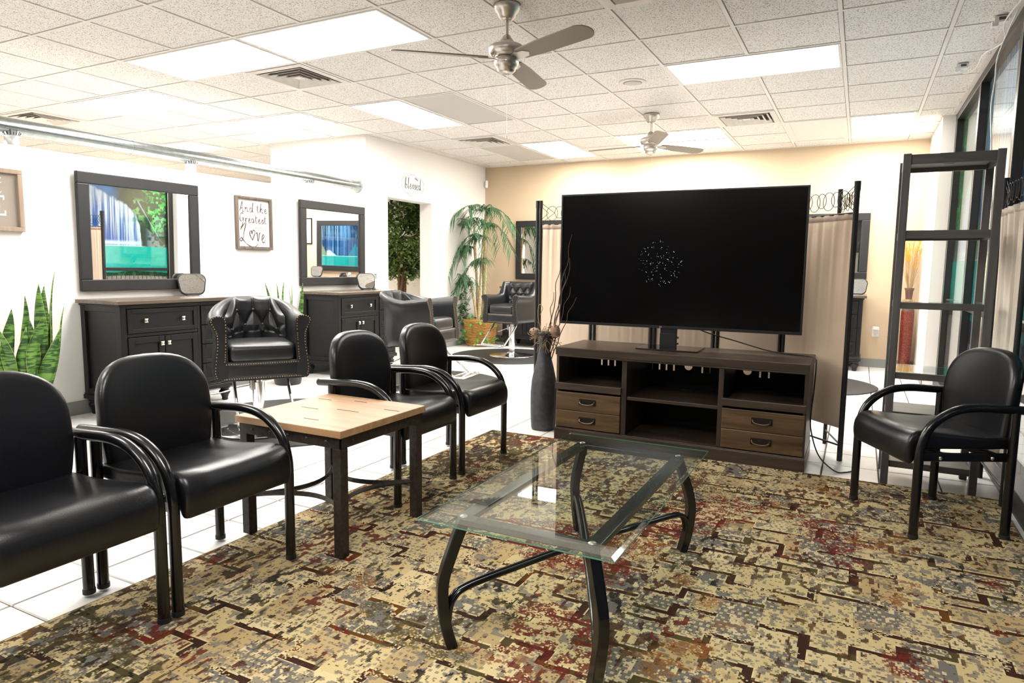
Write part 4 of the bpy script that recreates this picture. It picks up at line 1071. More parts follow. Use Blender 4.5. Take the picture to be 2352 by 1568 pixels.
dup(g1, (-2.09, 2.745, RZ), 0, 'black vinyl armchair right behind the wooden side table')
dup(g1, (-2.09, 3.325, RZ), 0, 'black vinyl armchair farthest along the left row, nearest the television')
ga = math.atan2(-0.19, -0.355)
dup(g1, (0.333, 3.585, RZ), ga, 'black vinyl armchair alone at right, in front of the shelf unit')

# ================================================================== SIDE TABLE
t = thing('side_table', 'square side table with light oak top and rusty iron legs', 'table', (-2.0, 2.195, RZ))
A, B = 0.275, 0.270
zt = 0.523 - RZ
MB().box(-A - .012, A + .012, -B - .012, B + .012, zt - 0.030, zt).build('top', MT['oak'], t, bevel=0.003)
mb = MB()
for (x, y, l) in ((-.12, -.02, .05), (.06, .02, .06), (.04, -.18, .04), (-.02, .20, .035), (.22, .12, .04), (-.2, .16, .04)):
    mb.box(x - l, x + l, y - .003, y + .003, zt + .0001, zt + .0006)
mb.build('crack', MT['oak_crack'], t)
L = 0.021
for sx in (-1, 1):
    for sy in (-1, 1):
        x, y = sx * (A - L), sy * (B - L)
        MB().box(x - L, x + L, y - L, y + L, 0, zt - 0.075).build('leg', MT['rust'], t, bevel=0.003)
m = MB()
m.box(-A, A, -B, -B + .006, zt - .075, zt - .030); m.box(-A, A, B - .006, B, zt - .075, zt - .030); m.box(-A, -A + .006, -B, B, zt - .075, zt - .030); m.box(A - .006, A, -B, B, zt - .075, zt - .030)
m.box(-A, A, -B, B, zt - .036, zt - .030)
ap = m.build('apron', MT['rust'], t, bevel=0.001)
for k in range(5):
    for (x, y, mm) in ((A, -.2 + k * .1, Matrix.Rotation(PI / 2, 4, 'Y')), (-.2 + k * .1, -B, Matrix.Rotation(PI / 2, 4, 'X'))):
        MB().lathe([(0.0001, 0.004), (0.005, 0.003), (0.007, 0.0)], 10, c=(x, y, zt - .052), m=mm, caps=False).build('rivet', MT['rust'], ap)
# curved stretchers: four bows meeting near the middle of each side's neighbours
zs = 0.165
cs = [(A - L, -(B - L)), (A - L, B - L), (-(A - L), B - L), (-(A - L), -(B - L))]
for k in range(4):
    (x0, y0), (x1, y1) = cs[k], cs[(k + 1) % 4]
    pts = []
    for j in range(15):
        q = j / 14; k2_ = math.sin(PI * q) ** .85 * .52        # bow towards the middle of the table
        mxx, myy = x0 + (x1 - x0) * q, y0 + (y1 - y0) * q
        ax_, ay_ = (x0 + x1) / 2, (y0 + y1) / 2
        pts.append((mxx - ax_ * k2_, myy - ay_ * k2_, zs))
    MB().tube(pts, 0.011, 4, smooth=False).build('curved_stretcher', MT['rust'], t)

# ================================================================== COFFEE TABLE
t = thing('glass_coffee_table', 'glass-top coffee table with curved black metal legs on rug', 'table', (-0.80, 2.13, RZ + .0012))
GW, GL_, gz = 0.300, 0.585, 0.425 - RZ
gi = MB().box(-GW + .012, GW - .012, -GL_ + .012, GL_ - .012, gz - 0.009, gz).build('glass_top', MT['glass_green'], t)
em = MB()
def bev(mb, x0, x1, y0, y1, z0, z1, i):
    vo = [(x0, y0), (x1, y0), (x1, y1), (x0, y1)]; vi = [(x0 + i, y0 + i), (x1 - i, y0 + i), (x1 - i, y1 - i), (x0 + i, y1 - i)]
    V = [(a, b, z1 - .004) for a, b in vo] + [(a, b, z1) for a, b in vi] + [(a, b, z0) for a, b in vo] + [(a, b, z0) for a, b in vi]
    F = []
    for k in range(4):
        k2 = (k + 1) % 4
        F += [(k, k2, 4 + k2, 4 + k), (8 + k2, 8 + k, k, k2)]
    mb.add(V, F)
bev(em, -GW, GW, -GL_, GL_, gz - .009, gz, .014)
em.build('bevelled_rim', glass_mat('glass_rim', (0.80, 0.90, 0.86), 1.5, 0.05), t)
e2 = MB()
for (x0, x1, y0, y1) in ((-GW, GW, -GL_ - .0008, -GL_), (-GW, GW, GL_, GL_ + .0008), (-GW - .0008, -GW, -GL_, GL_), (GW, GW + .0008, -GL_, GL_)): e2.box(x0, x1, y0, y1, gz - .0088, gz - .0045)
e2.build('glass_edge', MT['glass_edge'], t)
FX, FY = 0.205, 0.485; zf = gz - 0.014
fm = MB(); fw = 0.021; th = 0.010
def bar(mb, p, q, w, h, up=Vector((0, 0, 1))):
    p, q = Vector(p), Vector(q); d = (q - p).normalized(); s_ = d.cross(up).normalized() * w; u = s_.cross(d).normalized() * h
    mb.add([p - s_ - u, p + s_ - u, p + s_ + u, p - s_ + u, q - s_ - u, q + s_ - u, q + s_ + u, q - s_ + u], [(0, 1, 2, 3), (7, 6, 5, 4), (0, 4, 5, 1), (1, 5, 6, 2), (2, 6, 7, 3), (3, 7, 4, 0)])
for a, b in (((-FX, -FY), (FX, -FY)), ((FX, -FY), (FX, FY)), ((FX, FY), (-FX, FY)), ((-FX, FY), (-FX, -FY))):
    bar(fm, (a[0], a[1], zf - th), (b[0], b[1], zf - th), fw, th)
fm.build('top_frame', MT['tube'], t, bevel=0.002)
for sx in (-1, 1):
    for sy in (-1, 1):
        path = crom([(sx * (FX - .005), sy * (FY - .0), zf - .006), (sx * (FX + .020), sy * (FY + .02), zf - .09), (sx * (FX + .045), sy * (FY + .04), zf - .20), (sx * (FX + .038), sy * (FY + .042), zf - .31), (sx * (FX + .0205), sy * (FY + .029), .0045)], 6)
        m = MB().tube(path, 0.0235, 4, smooth=False)
        lg = m.build('leg', MT['tube'], t, bevel=0.003)
        MB().lathe([(0.0001, 0.0035), (0.009, 0.003), (0.012, 0.0)], 16, c=(sx * (FX - .002), sy * (FY - .002), zf + .001), caps=False).build('glass_pad_screw', MT['nickel'], lg)
for s1 in (-1, 1):
    p0 = Vector((-(FX + .035), -s1 * (FY + .036), 0)); p1 = Vector(((FX + .035), s1 * (FY + .036), 0))
    d = (p1 - p0); n_ = Vector((-d.y, d.x, 0)).normalized()
    zz = 0.0 if s1 > 0 else 0.012
    for off in (-.008, .008):
        pts = [p0 + d * k + n_ * off + Vector((0, 0, z)) for k, z in ((0.004, .085), (0.008, .12), (.022, .150), (.06, .170), (.2, .178 + zz), (.5, .185 + zz), (.8, .178 + zz), (.94, .170), (.978, .150), (.992, .12), (.996, .085))]
        MB().tube(crom(pts, 4), 0.0085, 8).build('stretcher_bar', MT['tube'], t)

# ================================================================== MEDIA CONSOLE
SX0, SX1, SY0, SY1 = -1.775, -0.215, 4.08, 4.60
t = thing('media_console', 'dark walnut media console with open bays and four drawers', 'console', ((SX0 + SX1) / 2, (SY0 + SY1) / 2, 0))
cx, cy = t.location.x, t.location.y
def LX(x): return x - cx
def LY(y): return y - cy
f0 = LY(4.095); bk = LY(SY1)
m = MB(); m.box(LX(SX0), LX(SX1), LY(SY0) - .0, bk, 0.576, 0.628); m.box(LX(SX0) + .006, LX(SX1) - .006, LY(SY0) + .006, bk, 0.565, 0.576)
m.build('top', MT['stand'], t, bevel=0.004)
m = MB(); m.box(LX(SX0), LX(SX1), LY(SY0), bk, 0.0, 0.078); m.box(LX(SX0) + .004, LX(SX1) - .004, LY(SY0) + .004, bk, 0.078, 0.084); m.build('plinth', MT['stand'], t, bevel=0.004)
for x0, x1 in ((SX0 + .004, SX0 + .022), (-1.315, -1.282), (-0.712, -0.682), (SX1 - .024, SX1 - .004)):
    MB().box(LX(x0), LX(x1), f0, bk - .004, 0.084, 0.566).build('upright', MT['stand_v'], t, bevel=0.002)
for x0, x1 in ((SX0 + .004, -1.312), (-0.690, SX1 - .006)):
    m = MB(); m.box(LX(x0) + .016, LX(x1) - .016, f0, bk - .008, 0.345, 0.372); m.box(LX(x0), LX(x1), LY(SY0) - .006, f0 + .012, 0.345, 0.390); m.build('bay_shelf', MT['stand'], t, bevel=0.003)
    for z0, z1, zh in ((0.208, 0.330, 0.272), (0.090, 0.206, 0.150)):
        m = MB(); m.box(LX(x0) + .006, LX(x1) - .006, f0 - .010, f0 + .012, z0, z1)
        d = m.build('drawer', MT['drawer'], t, bevel=0.004)
        MB().box(LX(x0) + .03, LX(x1) - .03, f0 + .012, bk - .05, z0 + .01, z1 - .01).build('drawer_box', MT['dark_in'], d)
        hx = (LX(x0) + LX(x1)) / 2; yf = f0 - .0105
        MB().prism(rrect(0.118, 0.042, 0.004), 0, 0.0025, lambda a, b, c: (hx + a, yf - c, zh + b)).build('handle_plate', mat('handle_plate', (0.018, 0.014, 0.011), 0.45, metal=.4) if 'handle_plate' not in bpy.data.materials else bpy.data.materials['handle_plate'], d, bevel=0.001)
        MB().tube(crom([(hx - .050, yf - .003, zh + .006), (hx - .046, yf - .018, zh - .004), (hx - .03, yf - .022, zh - .012), (hx, yf - .024, zh - .015), (hx + .03, yf - .022, zh - .012), (hx + .046, yf - .018, zh - .004), (hx + .050, yf - .003, zh + .006)], 4), 0.0042, 8).build('handle', mat('handle_metal', (0.16, 0.12, 0.09), 0.35, metal=.9) if 'handle_metal' not in bpy.data.materials else bpy.data.materials['handle_metal'], d)
MB().box(LX(-1.282), LX(-0.712), f0 + .010, bk - .02, 0.312, 0.334).build('centre_shelf', MT['stand'], t, bevel=0.003)
# back panel with cut-out slots and cable holes
bx0, bx1 = LX(SX0) + .02, LX(SX1) - .02
m = MB(); m.box(bx0, bx1, bk - .004, bk, 0.08, 0.445)
holes = []
for x, w_ in ((-1.63, .012), (-1.58, .012), (-1.53, .012), (-1.255, .004), (-1.205, .012), (-1.156, .012), (-1.104, .012), (-0.911, .012), (-0.86, .004), (-0.539, .012), (-0.485, .012), (-0.43, .003)):
    holes.append((LX(x) - w_ / 2, LX(x) + w_ / 2, 'slot'))
for x in (-1.005, -0.619): holes.append((LX(x) - .027, LX(x) + .027, 'disc'))
holes.sort(); x = bx0
for a, b, k in holes:
    m.box(x, a, bk - .004, bk, 0.445, 0.562); x = b
    if k == 'disc':
        c_ = (a + b) / 2; r_ = .027; pts = [(a, 0.445), (b, 0.445), (b, 0.490)] + [(c_ + r_ * math.cos(q), 0.490 - r_ * math.sin(q)) for q in [PI * i / 10 for i in range(1, 10)]] + [(a, 0.490)]
        for i in range(10):
            q0, q1 = PI * i / 10, PI * (i + 1) / 10
            xa, xb = c_ + r_ * math.cos(q0), c_ + r_ * math.cos(q1); za, zb = 0.490 - r_ * math.sin(q0), 0.490 - r_ * math.sin(q1)
            m.add([(xa, bk, 0.445), (xb, bk, 0.445), (xb, bk, zb), (xa, bk, za)], [(0, 1, 2, 3), (3, 2, 1, 0)])
    else:
        m.add([(a, bk, 0.445), (b, bk, 0.445), (b, bk, 0.452), (a, bk, 0.452)], [(0, 1, 2, 3)])
m.box(x, bx1, bk - .004, bk, 0.445, 0.562)
m.build('back_panel', MT['dark_in'], t)

# ================================================================== TELEVISION
TY = 4.38; TX0, TX1, TZ0, TZ1 = -1.872, -0.288, 0.762, 1.655
t = thing('television', 'large black flat television standing on the media console', 'television', ((TX0 + TX1) / 2, TY, 0.629))
hw = (TX1 - TX0) / 2; zb = TZ0 - .629; ztp = TZ1 - .629; tcx = (TX0 + TX1) / 2
t.rotation_euler = (0, 0, math.radians(0.6))
m = MB(); fz = 0.012
m.box(-hw, hw, -.012, .012, zb, zb + .018); m.box(-hw, hw, -.012, .012, ztp - fz, ztp); m.box(-hw, -hw + fz, -.012, .012, zb + .018, ztp - fz); m.box(hw - fz, hw, -.012, .012, zb + .018, ztp - fz)
m.build('bezel', MT['tv'], t, bevel=0.002)
sc = MB().box(-hw + fz, hw - fz, -.008, .004, zb + .018, ztp - fz).build('screen', MT['screen'], t)
m = MB(); m.box(-hw + .01, hw - .01, .012, .03, zb + .01, ztp - .01); m.box(-hw * .7, hw * .7, .03, .065, zb + .03, zb + .5); m.build('rear_case', MT['tv'], t, bevel=0.006)
sm_ = MB(); sw_ = MB(); sr = random.Random(4)
scx, scz = 0.045 * 1, zb + .50
for k in range(120):
    a = sr.random() * 2 * PI; r_ = .15 * (sr.random() ** .5)
    x, z = -0.09 + r_ * math.cos(a) * 1.0, scz - .075 + r_ * math.sin(a)
    q = .0008 if sr.random() < .8 else .0014
    (sm_ if sr.random() < .4 else sw_).add([(x - q, -.0083, z - q), (x + q, -.0083, z - q), (x + q, -.0083, z + q), (x - q, -.0083, z + q)], [(0, 1, 2, 3)])
sm_.build('lit_dots', MT['star'], sc, kind='stuff'); sw_.build('lit_dots', MT['starw'], sc, kind='stuff')
# maker's letters on the lower bezel
def stroke_text(mb, segs, x0, z0, h_, y):
    for (a, b, c, d) in segs:
        bar(mb, (x0 + a * h_, y, z0 + b * h_), (x0 + c * h_, y, z0 + d * h_), h_ * .09, .0006, up=Vector((0, 1, 0)))
mb = MB(); stroke_text(mb, [(0, 1, 0, 0), (0, 0, .5, 0), (1.35, .85, 1.1, 1), (1.1, 1, .8, .8), (.8, .8, .75, .3), (.75, .3, 1.0, 0), (1.0, 0, 1.35, .15), (1.35, .15, 1.35, .5), (1.35, .5, 1.1, .5)], -.075, zb + .005, .009, -.0128)
mb.build('logo', MT['white_pl'], t)
nk = MB(); nk.box(-.055 - .02, .055 - .02, .010, .03, .004, zb + .03); nk.box(-.055 - .02, .055 - .02, .0, .012, .006, .10); nk.build('stand_neck', MT['tv'], t, bevel=0.003)
for z in (.075, .035): MB().tube([(.034, .012, z), (.048, .012, z)], .007, 10).build('neck_screw', MT['tv'], t)
MB().prism(rrect(0.40, 0.27, 0.008), 0.0, 0.008, lambda a, b, c: (a, b, c)).build('base_plate', MT['glossblack'], t, bevel=0.002)
# fix: base plate shares the set's centre
pc_ = (MB().tube(crom([(-1.02, 4.46, .80), (-.86, 4.50, .735), (-.70, 4.545, .69), (-.52, 4.54, .645), (-.40, 4.50, .634), (-.25, 4.42, .634), (-.205, 4.33, .634), (-.195, 4.30, .60), (-.198, 4.28, .45), (-.205, 4.27, .33), (-.20, 4.25, .22), (-.15, 4.22, .08), (-.06, 4.18, .01), (.0, 4.20, .006), (.04, 4.26, .006)], 6), .004, 7).build('power_cord', MT['foot'], t))
pc_.matrix_parent_inverse = (Matrix.Translation(t.location) @ Matrix.Rotation(math.radians(0.6), 4, 'Z')).inverted()

# ================================================================== FOLDING SCREENS
def screen(label, pts, H=1.66, fab=MT['fabric'], zb=0.20, zt=1.49, folds=7, amp=0.0024, seed=1):
    P0 = Vector((*pts[0], 0)); t = thing('folding_screen', label, 'room divider', P0)
    r = random.Random(seed)
    for k in range(len(pts) - 1):
        a = Vector((*pts[k], 0)) - P0; b = Vector((*pts[k + 1], 0)) - P0; d = (b - a).normalized(); L = (b - a).length
        n_ = Vector((-d.y, d.x, 0)); a2 = a + d * .014; b2 = b - d * .014
        for q in ((a2, b2) if k else (a - d * .014, a2, b2)):
            po = MB().tube([q + Vector((0, 0, .0)), q + Vector((0, 0, H - .02))], .0128, 10).build('post', MT['foot'], t)
            MB().tube([q + Vector((0, 0, H - .055)), q + Vector((0, 0, H))], .0152, 10).build('post_cap', MT['foot'], po)
        for z in (zb - .105, zt + .002): MB().tube([a2 + Vector((0, 0, z)), b2 + Vector((0, 0, z))], .006, 8).build('rail', MT['foot'], t)
        # fabric with soft vertical folds
        w0 = L - .05; ph = r.random() * 6
        def fn(u, v):
            s_ = .025 + u * w0; z = zb + v * (zt - zb)
            am = amp * (.15 + 1.6 * v ** 3)
            return a + d * s_ + n_ * (am * math.sin(u * folds * 2 * PI + ph + .6 * math.sin(v * 3)) + am * .5 * math.sin(u * folds * 1.7 * 2 * PI + ph * 2)) + Vector((0, 0, z))
        MB().grid(fn, 56, 14).build('fabric_panel', fab, t, solid=0.0015)
        hm = MB().grid(lambda u, v: fn(u, .972 + v * .028) - n_ * .0015, 30, 1); hm.build('top_hem', MT['hem'] if fab is MT['fabric'] else fab, t, solid=0.005)
        # wire scrollwork: chevrons from each post and overlapping rings
        zc = (zt + H) / 2 - .005; R = .055; m = MB(); c0 = a2
        Wd = (b2 - a2).length
        def P(s_, z): return a2 + d * s_ + Vector((0, 0, z))
        for s0, sg in ((0.01, 1), (Wd - .01, -1)):
            for ext, hh in ((.105, .075), (.055, .045)):
                m.tube([P(s0, zc + hh), P(s0 + sg * ext, zc)], .0022, 5); m.tube([P(s0 + sg * ext, zc), P(s0, zc - hh)], .0022, 5)
        nr = max(3, int((Wd - .12) / .055))
        for i in range(nr):
            sc_ = .095 + (Wd - .19) * i / max(1, nr - 1)
            rr = R * (1.0 if i % 2 == 0 else .82); dz = 0.004 if i % 2 else -0.003
            m.tube([P(sc_ + rr * .85 * math.cos(q), zc + dz + rr * math.sin(q)) for q in [2 * PI * j / 20 for j in range(21)]], .0022, 5, caps=False)
        m.build('wire_scrollwork', MT['wire'], t)
    return t
screen('black-posted beige fabric folding screen standing behind the television', [(-2.28, 4.87), (-1.82, 4.89), (-1.365, 4.97), (-0.905, 4.99), (-0.440, 4.86), (-0.035, 4.455), (-0.145, 4.885)], H=1.675)
screen('cream fabric folding screen standing against the window at right edge', [(0.672, 4.50), (0.690, 3.93)], fab=MT['fabric2'], folds=5, amp=.010, seed=5)

# ================================================================== SHELF UNIT
t = thing('shelf_unit', 'tall grey-brown open shelf unit with glass shelves beside window', 'shelf', (0.3825, 4.245, 0))
hx, hy, pw = 0.2175, 0.185, 0.018
for sx in (-1, 1):
    for sy in (-1, 1):
        x, y = sx * (hx - pw), sy * (hy - pw)
        MB().box(x - pw, x + pw, y - pw, y + pw, 0, 1.755).build('post', MT['shelfwood'], t, bevel=0.002)
ix = hx - 2 * pw
def rails(z0, z1, name='rail'):
    for sy in (-1, 1): MB().box(-ix, ix, sy * (hy - pw) - .009, sy * (hy - pw) + .009, z0, z1).build(name, MT['shelfboard'], t, bevel=0.0015)
    for sx in (-1, 1): MB().box(sx * (hx - pw) - .009, sx * (hx - pw) + .009, -hy + 2 * pw, hy - 2 * pw, z0, z1).build(name, MT['shelfwood'], t, bevel=0.0015)
rails(1.700, 1.750); MB().box(-ix + .001, ix - .001, -hy + .03, hy - .03, 1.722, 1.738).build('top_board', MT['shelfboard'], t)
MB().lathe([(.0001, 1.7215), (.026, 1.7210), (.028, 1.7219)], 20).build('cable_hole', MT['dark_in'], t)
rails(1.325, 1.365)
MB().box(-ix + .001, ix - .001, -hy + .03, hy - .03, 1.34, 1.350).build('shelf_board', MT['shelfboard'], t)
for z in (1.0, 0.628):
    rails(z - .042, z - .008)
    MB().box(-ix - .004, ix + .004, -hy + .008, hy - .008, z - .008, z - .003).build('glass_shelf', MT['shelfglass'], t)
rails(0.355, 0.39); MB().box(-ix + .001, ix - .001, -hy + .03, hy - .03, 0.392, 0.405).build('shelf_board', MT['shelfboard'], t)
rails(0.105, 0.140); MB().box(-ix + .001, ix - .001, -hy + .03, hy - .03, 0.120, 0.134).build('shelf_board', MT['shelfboard'], t)

# ================================================================== SALON CHAIRS (face +X)
def salon_chair(label, loc, rz, W_=0.62, H_=0.42, zarm=0.80, back=0.15, square=False, tilt=0, rows=2, cols=8, plate=None):
    t = thing('salon_chair', label, 'salon chair', loc, rz)
    lw = MT['leather2']; hw_ = W_ / 2 - .058; z0 = zarm - H_ ; fx = .30
    tl = Matrix.Translation((0, 0, z0)) @ Matrix.Rotation(math.radians(-tilt), 4, 'Y') @ Matrix.Translation((0, 0, -z0))
    # plan path of the shell
    path = []
    if square:
        R = .09; pl = [(fx, -hw_), (0.0, -hw_), (-.20 + R, -hw_)] + [(-.24 + R - R * math.sin(q), -hw_ + R - R * math.cos(q)) for q in (.4, .8, 1.2)] + [(-.24, -hw_ + R), (-.24, -.05)]
        pl = pl + [(x, -y) for x, y in pl[::-1]]
    else:
        pl = [(fx, -hw_), (0.18, -hw_ - .004), (0.05, -hw_ - .004)] + [(0.0 - .255 * math.sin(q), -hw_ * math.cos(q)) for q in [.12 * i + .1 for i in range(0, 13)]]
        pl = pl + [(x, -y) for x, y in pl[::-1]]
    n = len(pl)
    dist = [0]
    for i in range(1, n): dist.append(dist[-1] + math.dist(pl[i], pl[i - 1]))
    T = dist[-1]
    prof = [(-.040, .05), (-.042, .5), (-.046, .80), (-.040, .94), (-.018, 1.0), (.014, 1.005), (.044, .985), (.060, .94), (.060, .89), (.044, .83), (.028, .72), (.026, .55), (.036, .35), (.044, .15), (.036, .03), (.020, .0)]
    rings = []
    for i, (x, y) in enumerate(pl):
        a = Vector(pl[max(0, i - 1)]); b = Vector(pl[min(n - 1, i + 1)]); d = (b - a).normalized(); o = Vector((d.y, -d.x))
        if o.dot(Vector((x + .0, y))) < 0 and not (abs(y) < .06 and o.x < 0): o = o if o.x < 0 and x < -.1 else (-o if o.dot(Vector((x, y))) < 0 else o)
        s_ = dist[i] / T
        w_ = min(1, max(0, (0.5 - abs(s_ - .5) - (.15 if not square else .27)) / (.30 if not square else .06))); w_ = w_ * w_ * (3 - 2 * w_)
        ztop = zarm - .015 * min(1, max(0, (fx - x) / .3)) + back * w_ + .012 * w_
        roll = 1 - .45 * w_
        lean = .05 * w_
        hh = ztop - z0
        ring = []
        for pr, ph in prof:
            bulge = 1 if ph < .7 else roll
            z = z0 + ph * hh if not (ph > .75) else ztop - (1.005 - ph) * H_
            off = pr * bulge
            q = Vector((x, y)) + o * (off + lean * max(0, (z - zarm + .12)) * 2.4)
            ring.append(tl @ Vector((q.x, q.y, z)))
        rings.append(ring)
    k_ = len(prof); vs = [v for r_ in rings for v in r_]; fs = []
    for i in range(n - 1):
        for j in range(k_): fs.append((i * k_ + j, (i + 1) * k_ + j, (i + 1) * k_ + (j + 1) % k_, i * k_ + (j + 1) % k_))
    fs.append(tuple(range(k_))); fs.append(tuple((n - 1) * k_ + j for j in range(k_))[::-1])
    m = MB(); m.add(vs, fs, True); sh = m.build('shell', lw, t)
    sh.modifiers.new('edge', 'EDGE_SPLIT').split_angle = math.radians(60)
    # front panel and deck
    zs_ = z0 + .115
    m = MB(); m.pillow([(a, b) for a, b in rrect(W_ - .055, .125, .03, 4, 0, z0 + .0605)][::-1], .05, lambda a, b, c: tl @ Vector((fx - .028 + c, a, b)), steps=((1, 0), (1, .8), (.97, 1.0)))
    m.build('front_panel', lw, t)
    MB().box(-.20, fx - .02, -hw_ + .02, hw_ - .02, z0 + .01, zs_, m=tl).build('seat_deck', lw, t, bevel=.01)
    cw = hw_ - .044
    out = rrect(fx + .20, 2 * cw, .045, 5, (fx - .20) / 2 + .0, 0)
    MB().pillow(out, .115, lambda a, b, c: tl @ Vector((a, b, zs_ + .055 + c + .012 * (1 - ((a - .05) / .26) ** 2) * (c > 0))), steps=((1, 0), (1, .45), (.985, .72), (.95, .90), (.86, 1.0))).build('seat_cushion', lw, t)
    # tufted inner back
    zb_, zt_ = zs_ + .10, zarm + back - .005
    half = .60 if not square else .5
    def inner(u, v):
        z = zb_ + v * (zt_ - zb_)
        if square:
            y = (u - .5) * 2 * (hw_ - .05); x = -.19 ; nx_, ny_ = 1, 0
        else:
            q = (u - .5) * 2 * 1.18; y = (hw_ - .035) * math.sin(q); x = .02 - (.235) * math.cos(q); nx_, ny_ = math.cos(q), -math.sin(q)
            edge = 1 - max(0, abs(u - .5) * 2 - .45) / .55
            z = zb_ + v * ((zarm - .03 + (zt_ - zarm + .03) * (edge * edge * (3 - 2 * edge))) - zb_)
        a_ = u * cols; b_ = v * (rows + .9)
        if b_ > rows: b2 = rows + 0.0; A_ = B_ = abs(math.sin(PI * (a_ + b2) / 2))
        elif b_ < 1: A_ = B_ = abs(math.sin(PI * (a_ + 1) / 2)) if b_ < .55 else max(.35, min(abs(math.sin(PI * (a_ + b_) / 2)), abs(math.sin(PI * (a_ - b_) / 2))))
        else: A_ = abs(math.sin(PI * (a_ + b_) / 2)); B_ = abs(math.sin(PI * (a_ - b_) / 2))
        puff = .024 * (min(A_, B_) ** .55) * (1 if .02 < v < .98 else .3)
        lean = .05 * max(0, z - zarm + .12) * 2.4
        fu = min(1, min(u, 1 - u) / .09); fv = min(1, (1 - v) / .12); ed = (fu * (2 - fu)) * (fv * (2 - fv))
        off_ = (puff + .014) * ed + .002
        return tl @ Vector((x + nx_ * off_ - lean * 1.0, y + ny_ * off_, z))
    MB().grid(inner, 96, 48).build('tufted_back', lw, t)
    for bi in range(-1, 2 * cols + 2):
        for bj in range(0, 8):
            if (bi + bj) % 2: continue
            u, v = bi / cols, bj / (rows + .9)
            if 0.04 < u < .96 and 1 <= bj <= rows:
                MB().sphere(inner(u, v) + Vector((.006, 0, 0)), .0125, 10, 6).build('button', lw, t)
    # nailhead trim
    nm = MB()
    def nail(p, r_=.0042): nm.sphere(p, r_, 6, 4, (.6, 1, 1))
    xf = fx + .002
    for sy in (-1, 1):
        y_ = sy * hw_
        def PO(pr, ph): return tl @ Vector((xf, y_ + sy * pr, z0 + ph * H_))
        keyo = [(.022, .03), (.034, .15), (.026, .35), (.016, .55), (.018, .72), (.036, .83), (.050, .90), (.048, .945), (.036, .975), (.012, .99), (-.014, .985), (-.030, .94), (-.034, .80), (-.030, .55), (-.026, .38), (-.022, .30)]
        c_ = crom([(a, b, 0) for a, b in keyo], 8)
        acc = 0; last = c_[0]
        for p_ in c_:
            dd = math.hypot(p_.x - last.x, (p_.y - last.y) * H_)
            acc += dd; last = p_
            if acc > .0135: nail(PO(p_.x, p_.y)); acc = 0
    ny_ = int((W_ - .12) / .0145)
    for i in range(ny_ + 1):
        y = -(W_ / 2 - .06) + (W_ - .12) * i / ny_
        nail(tl @ Vector((xf - .004, y, z0 + .014)))
        if abs(y) < hw_ - .03: nail(tl @ Vector((xf - .004, y, z0 + .108)))
    nm.build('nailhead_trim', MT['brass'], t, kind='stuff')
    ch = MT['chrome']
    MB().box(-.12, .12, -.09, .09, z0 - .02, z0 + .012).build('seat_plate', MT['foot'], t, bevel=.003)
    c2 = MB().tube([(0, 0, .03), (0, 0, z0 - .06)], .040, 20).build('lower_cylinder', ch, t)
    MB().tube([(0, 0, z0 - .10), (0, 0, z0 - .02)], .028, 18).build('piston', ch, t)
    MB().box(-.035, .035, -.055, -.03, z0 - .11, z0 - .03).build('pump_bracket', ch, t, bevel=.003)
    MB().lathe([(.001, .0), (.29, .0), (.295, .006), (.285, .012), (.20, .020), (.10, .034), (.055, .045), (.041, .055)], 40, caps=False).build('base_plate', plate or ch, t)
    MB().tube(crom([(0, -.04, z0 - .08), (-.05, -.12, z0 - .10), (-.10, -.24, z0 - .14), (-.14, -.30, z0 - .15)], 4), .005, 8).build('pump_lever', ch, t)
    zf_ = max(.13, z0 - .26)
    for sy in (-1, 1): MB().tube([(.14, sy * .17, z0 + .02), (.20, sy * .17, z0 - .06), (.46, sy * .17, zf_)], .011, 12).build('footrest_arm', ch, t)
    rect = [(.46, -.17), (.53, -.17), (.555, -.14), (.555, .14), (.53, .17), (.46, .17), (.44, .14), (.44, -.14), (.46, -.17)]
    MB().tube(crom([(a, b, zf_) for a, b in rect], 4), .010, 10).build('footrest_bar', ch, t)
    MB().box(.452, .545, -.15, .15, zf_ - .003, zf_ + .003).build('footrest_plate', ch, t, bevel=.002)
    return t
salon_chair('black barrel salon chair with brass nailheads, facing viewer behind the side table', (-3.66, 3.27, .008), -0.62, zarm=.815, H_=.42, back=.105)
salon_chair('black barrel salon chair turned sideways in front of the second dresser', (-3.62, 5.10, .008), 0.12, zarm=.845, H_=.42, back=.095, tilt=5)
salon_chair('black square-backed salon chair on a round base, near the palm', (-3.97, 7.70, .008), math.radians(-94), W_=.56, H_=.36, zarm=.80, back=.16, square=True, rows=3, cols=6)
def floor_mat(label, x, y, r, rz=0):
    m = MB().lathe([(.001, .0005), (r, .0005), (r + .004, .003), (r - .012, .0075), (r - .05, .0068), (.001, .0068)], 56, caps=False)
    o = m.build('floor_mat', MT['mat'], loc=(x, y, .0003)); tag(o, label, 'mat'); return o
floor_mat('round dark grey floor mat under the salon chair behind side table', -3.72, 3.60, .80)
floor_mat('round dark grey floor mat under the sideways salon chair', -3.78, 5.48, .76)
floor_mat('round dark grey floor mat under the farthest salon chair', -4.0, 7.68, .76)
floor_mat('round dark grey floor mat right of television behind folding screen', -.45, 7.45, .68)

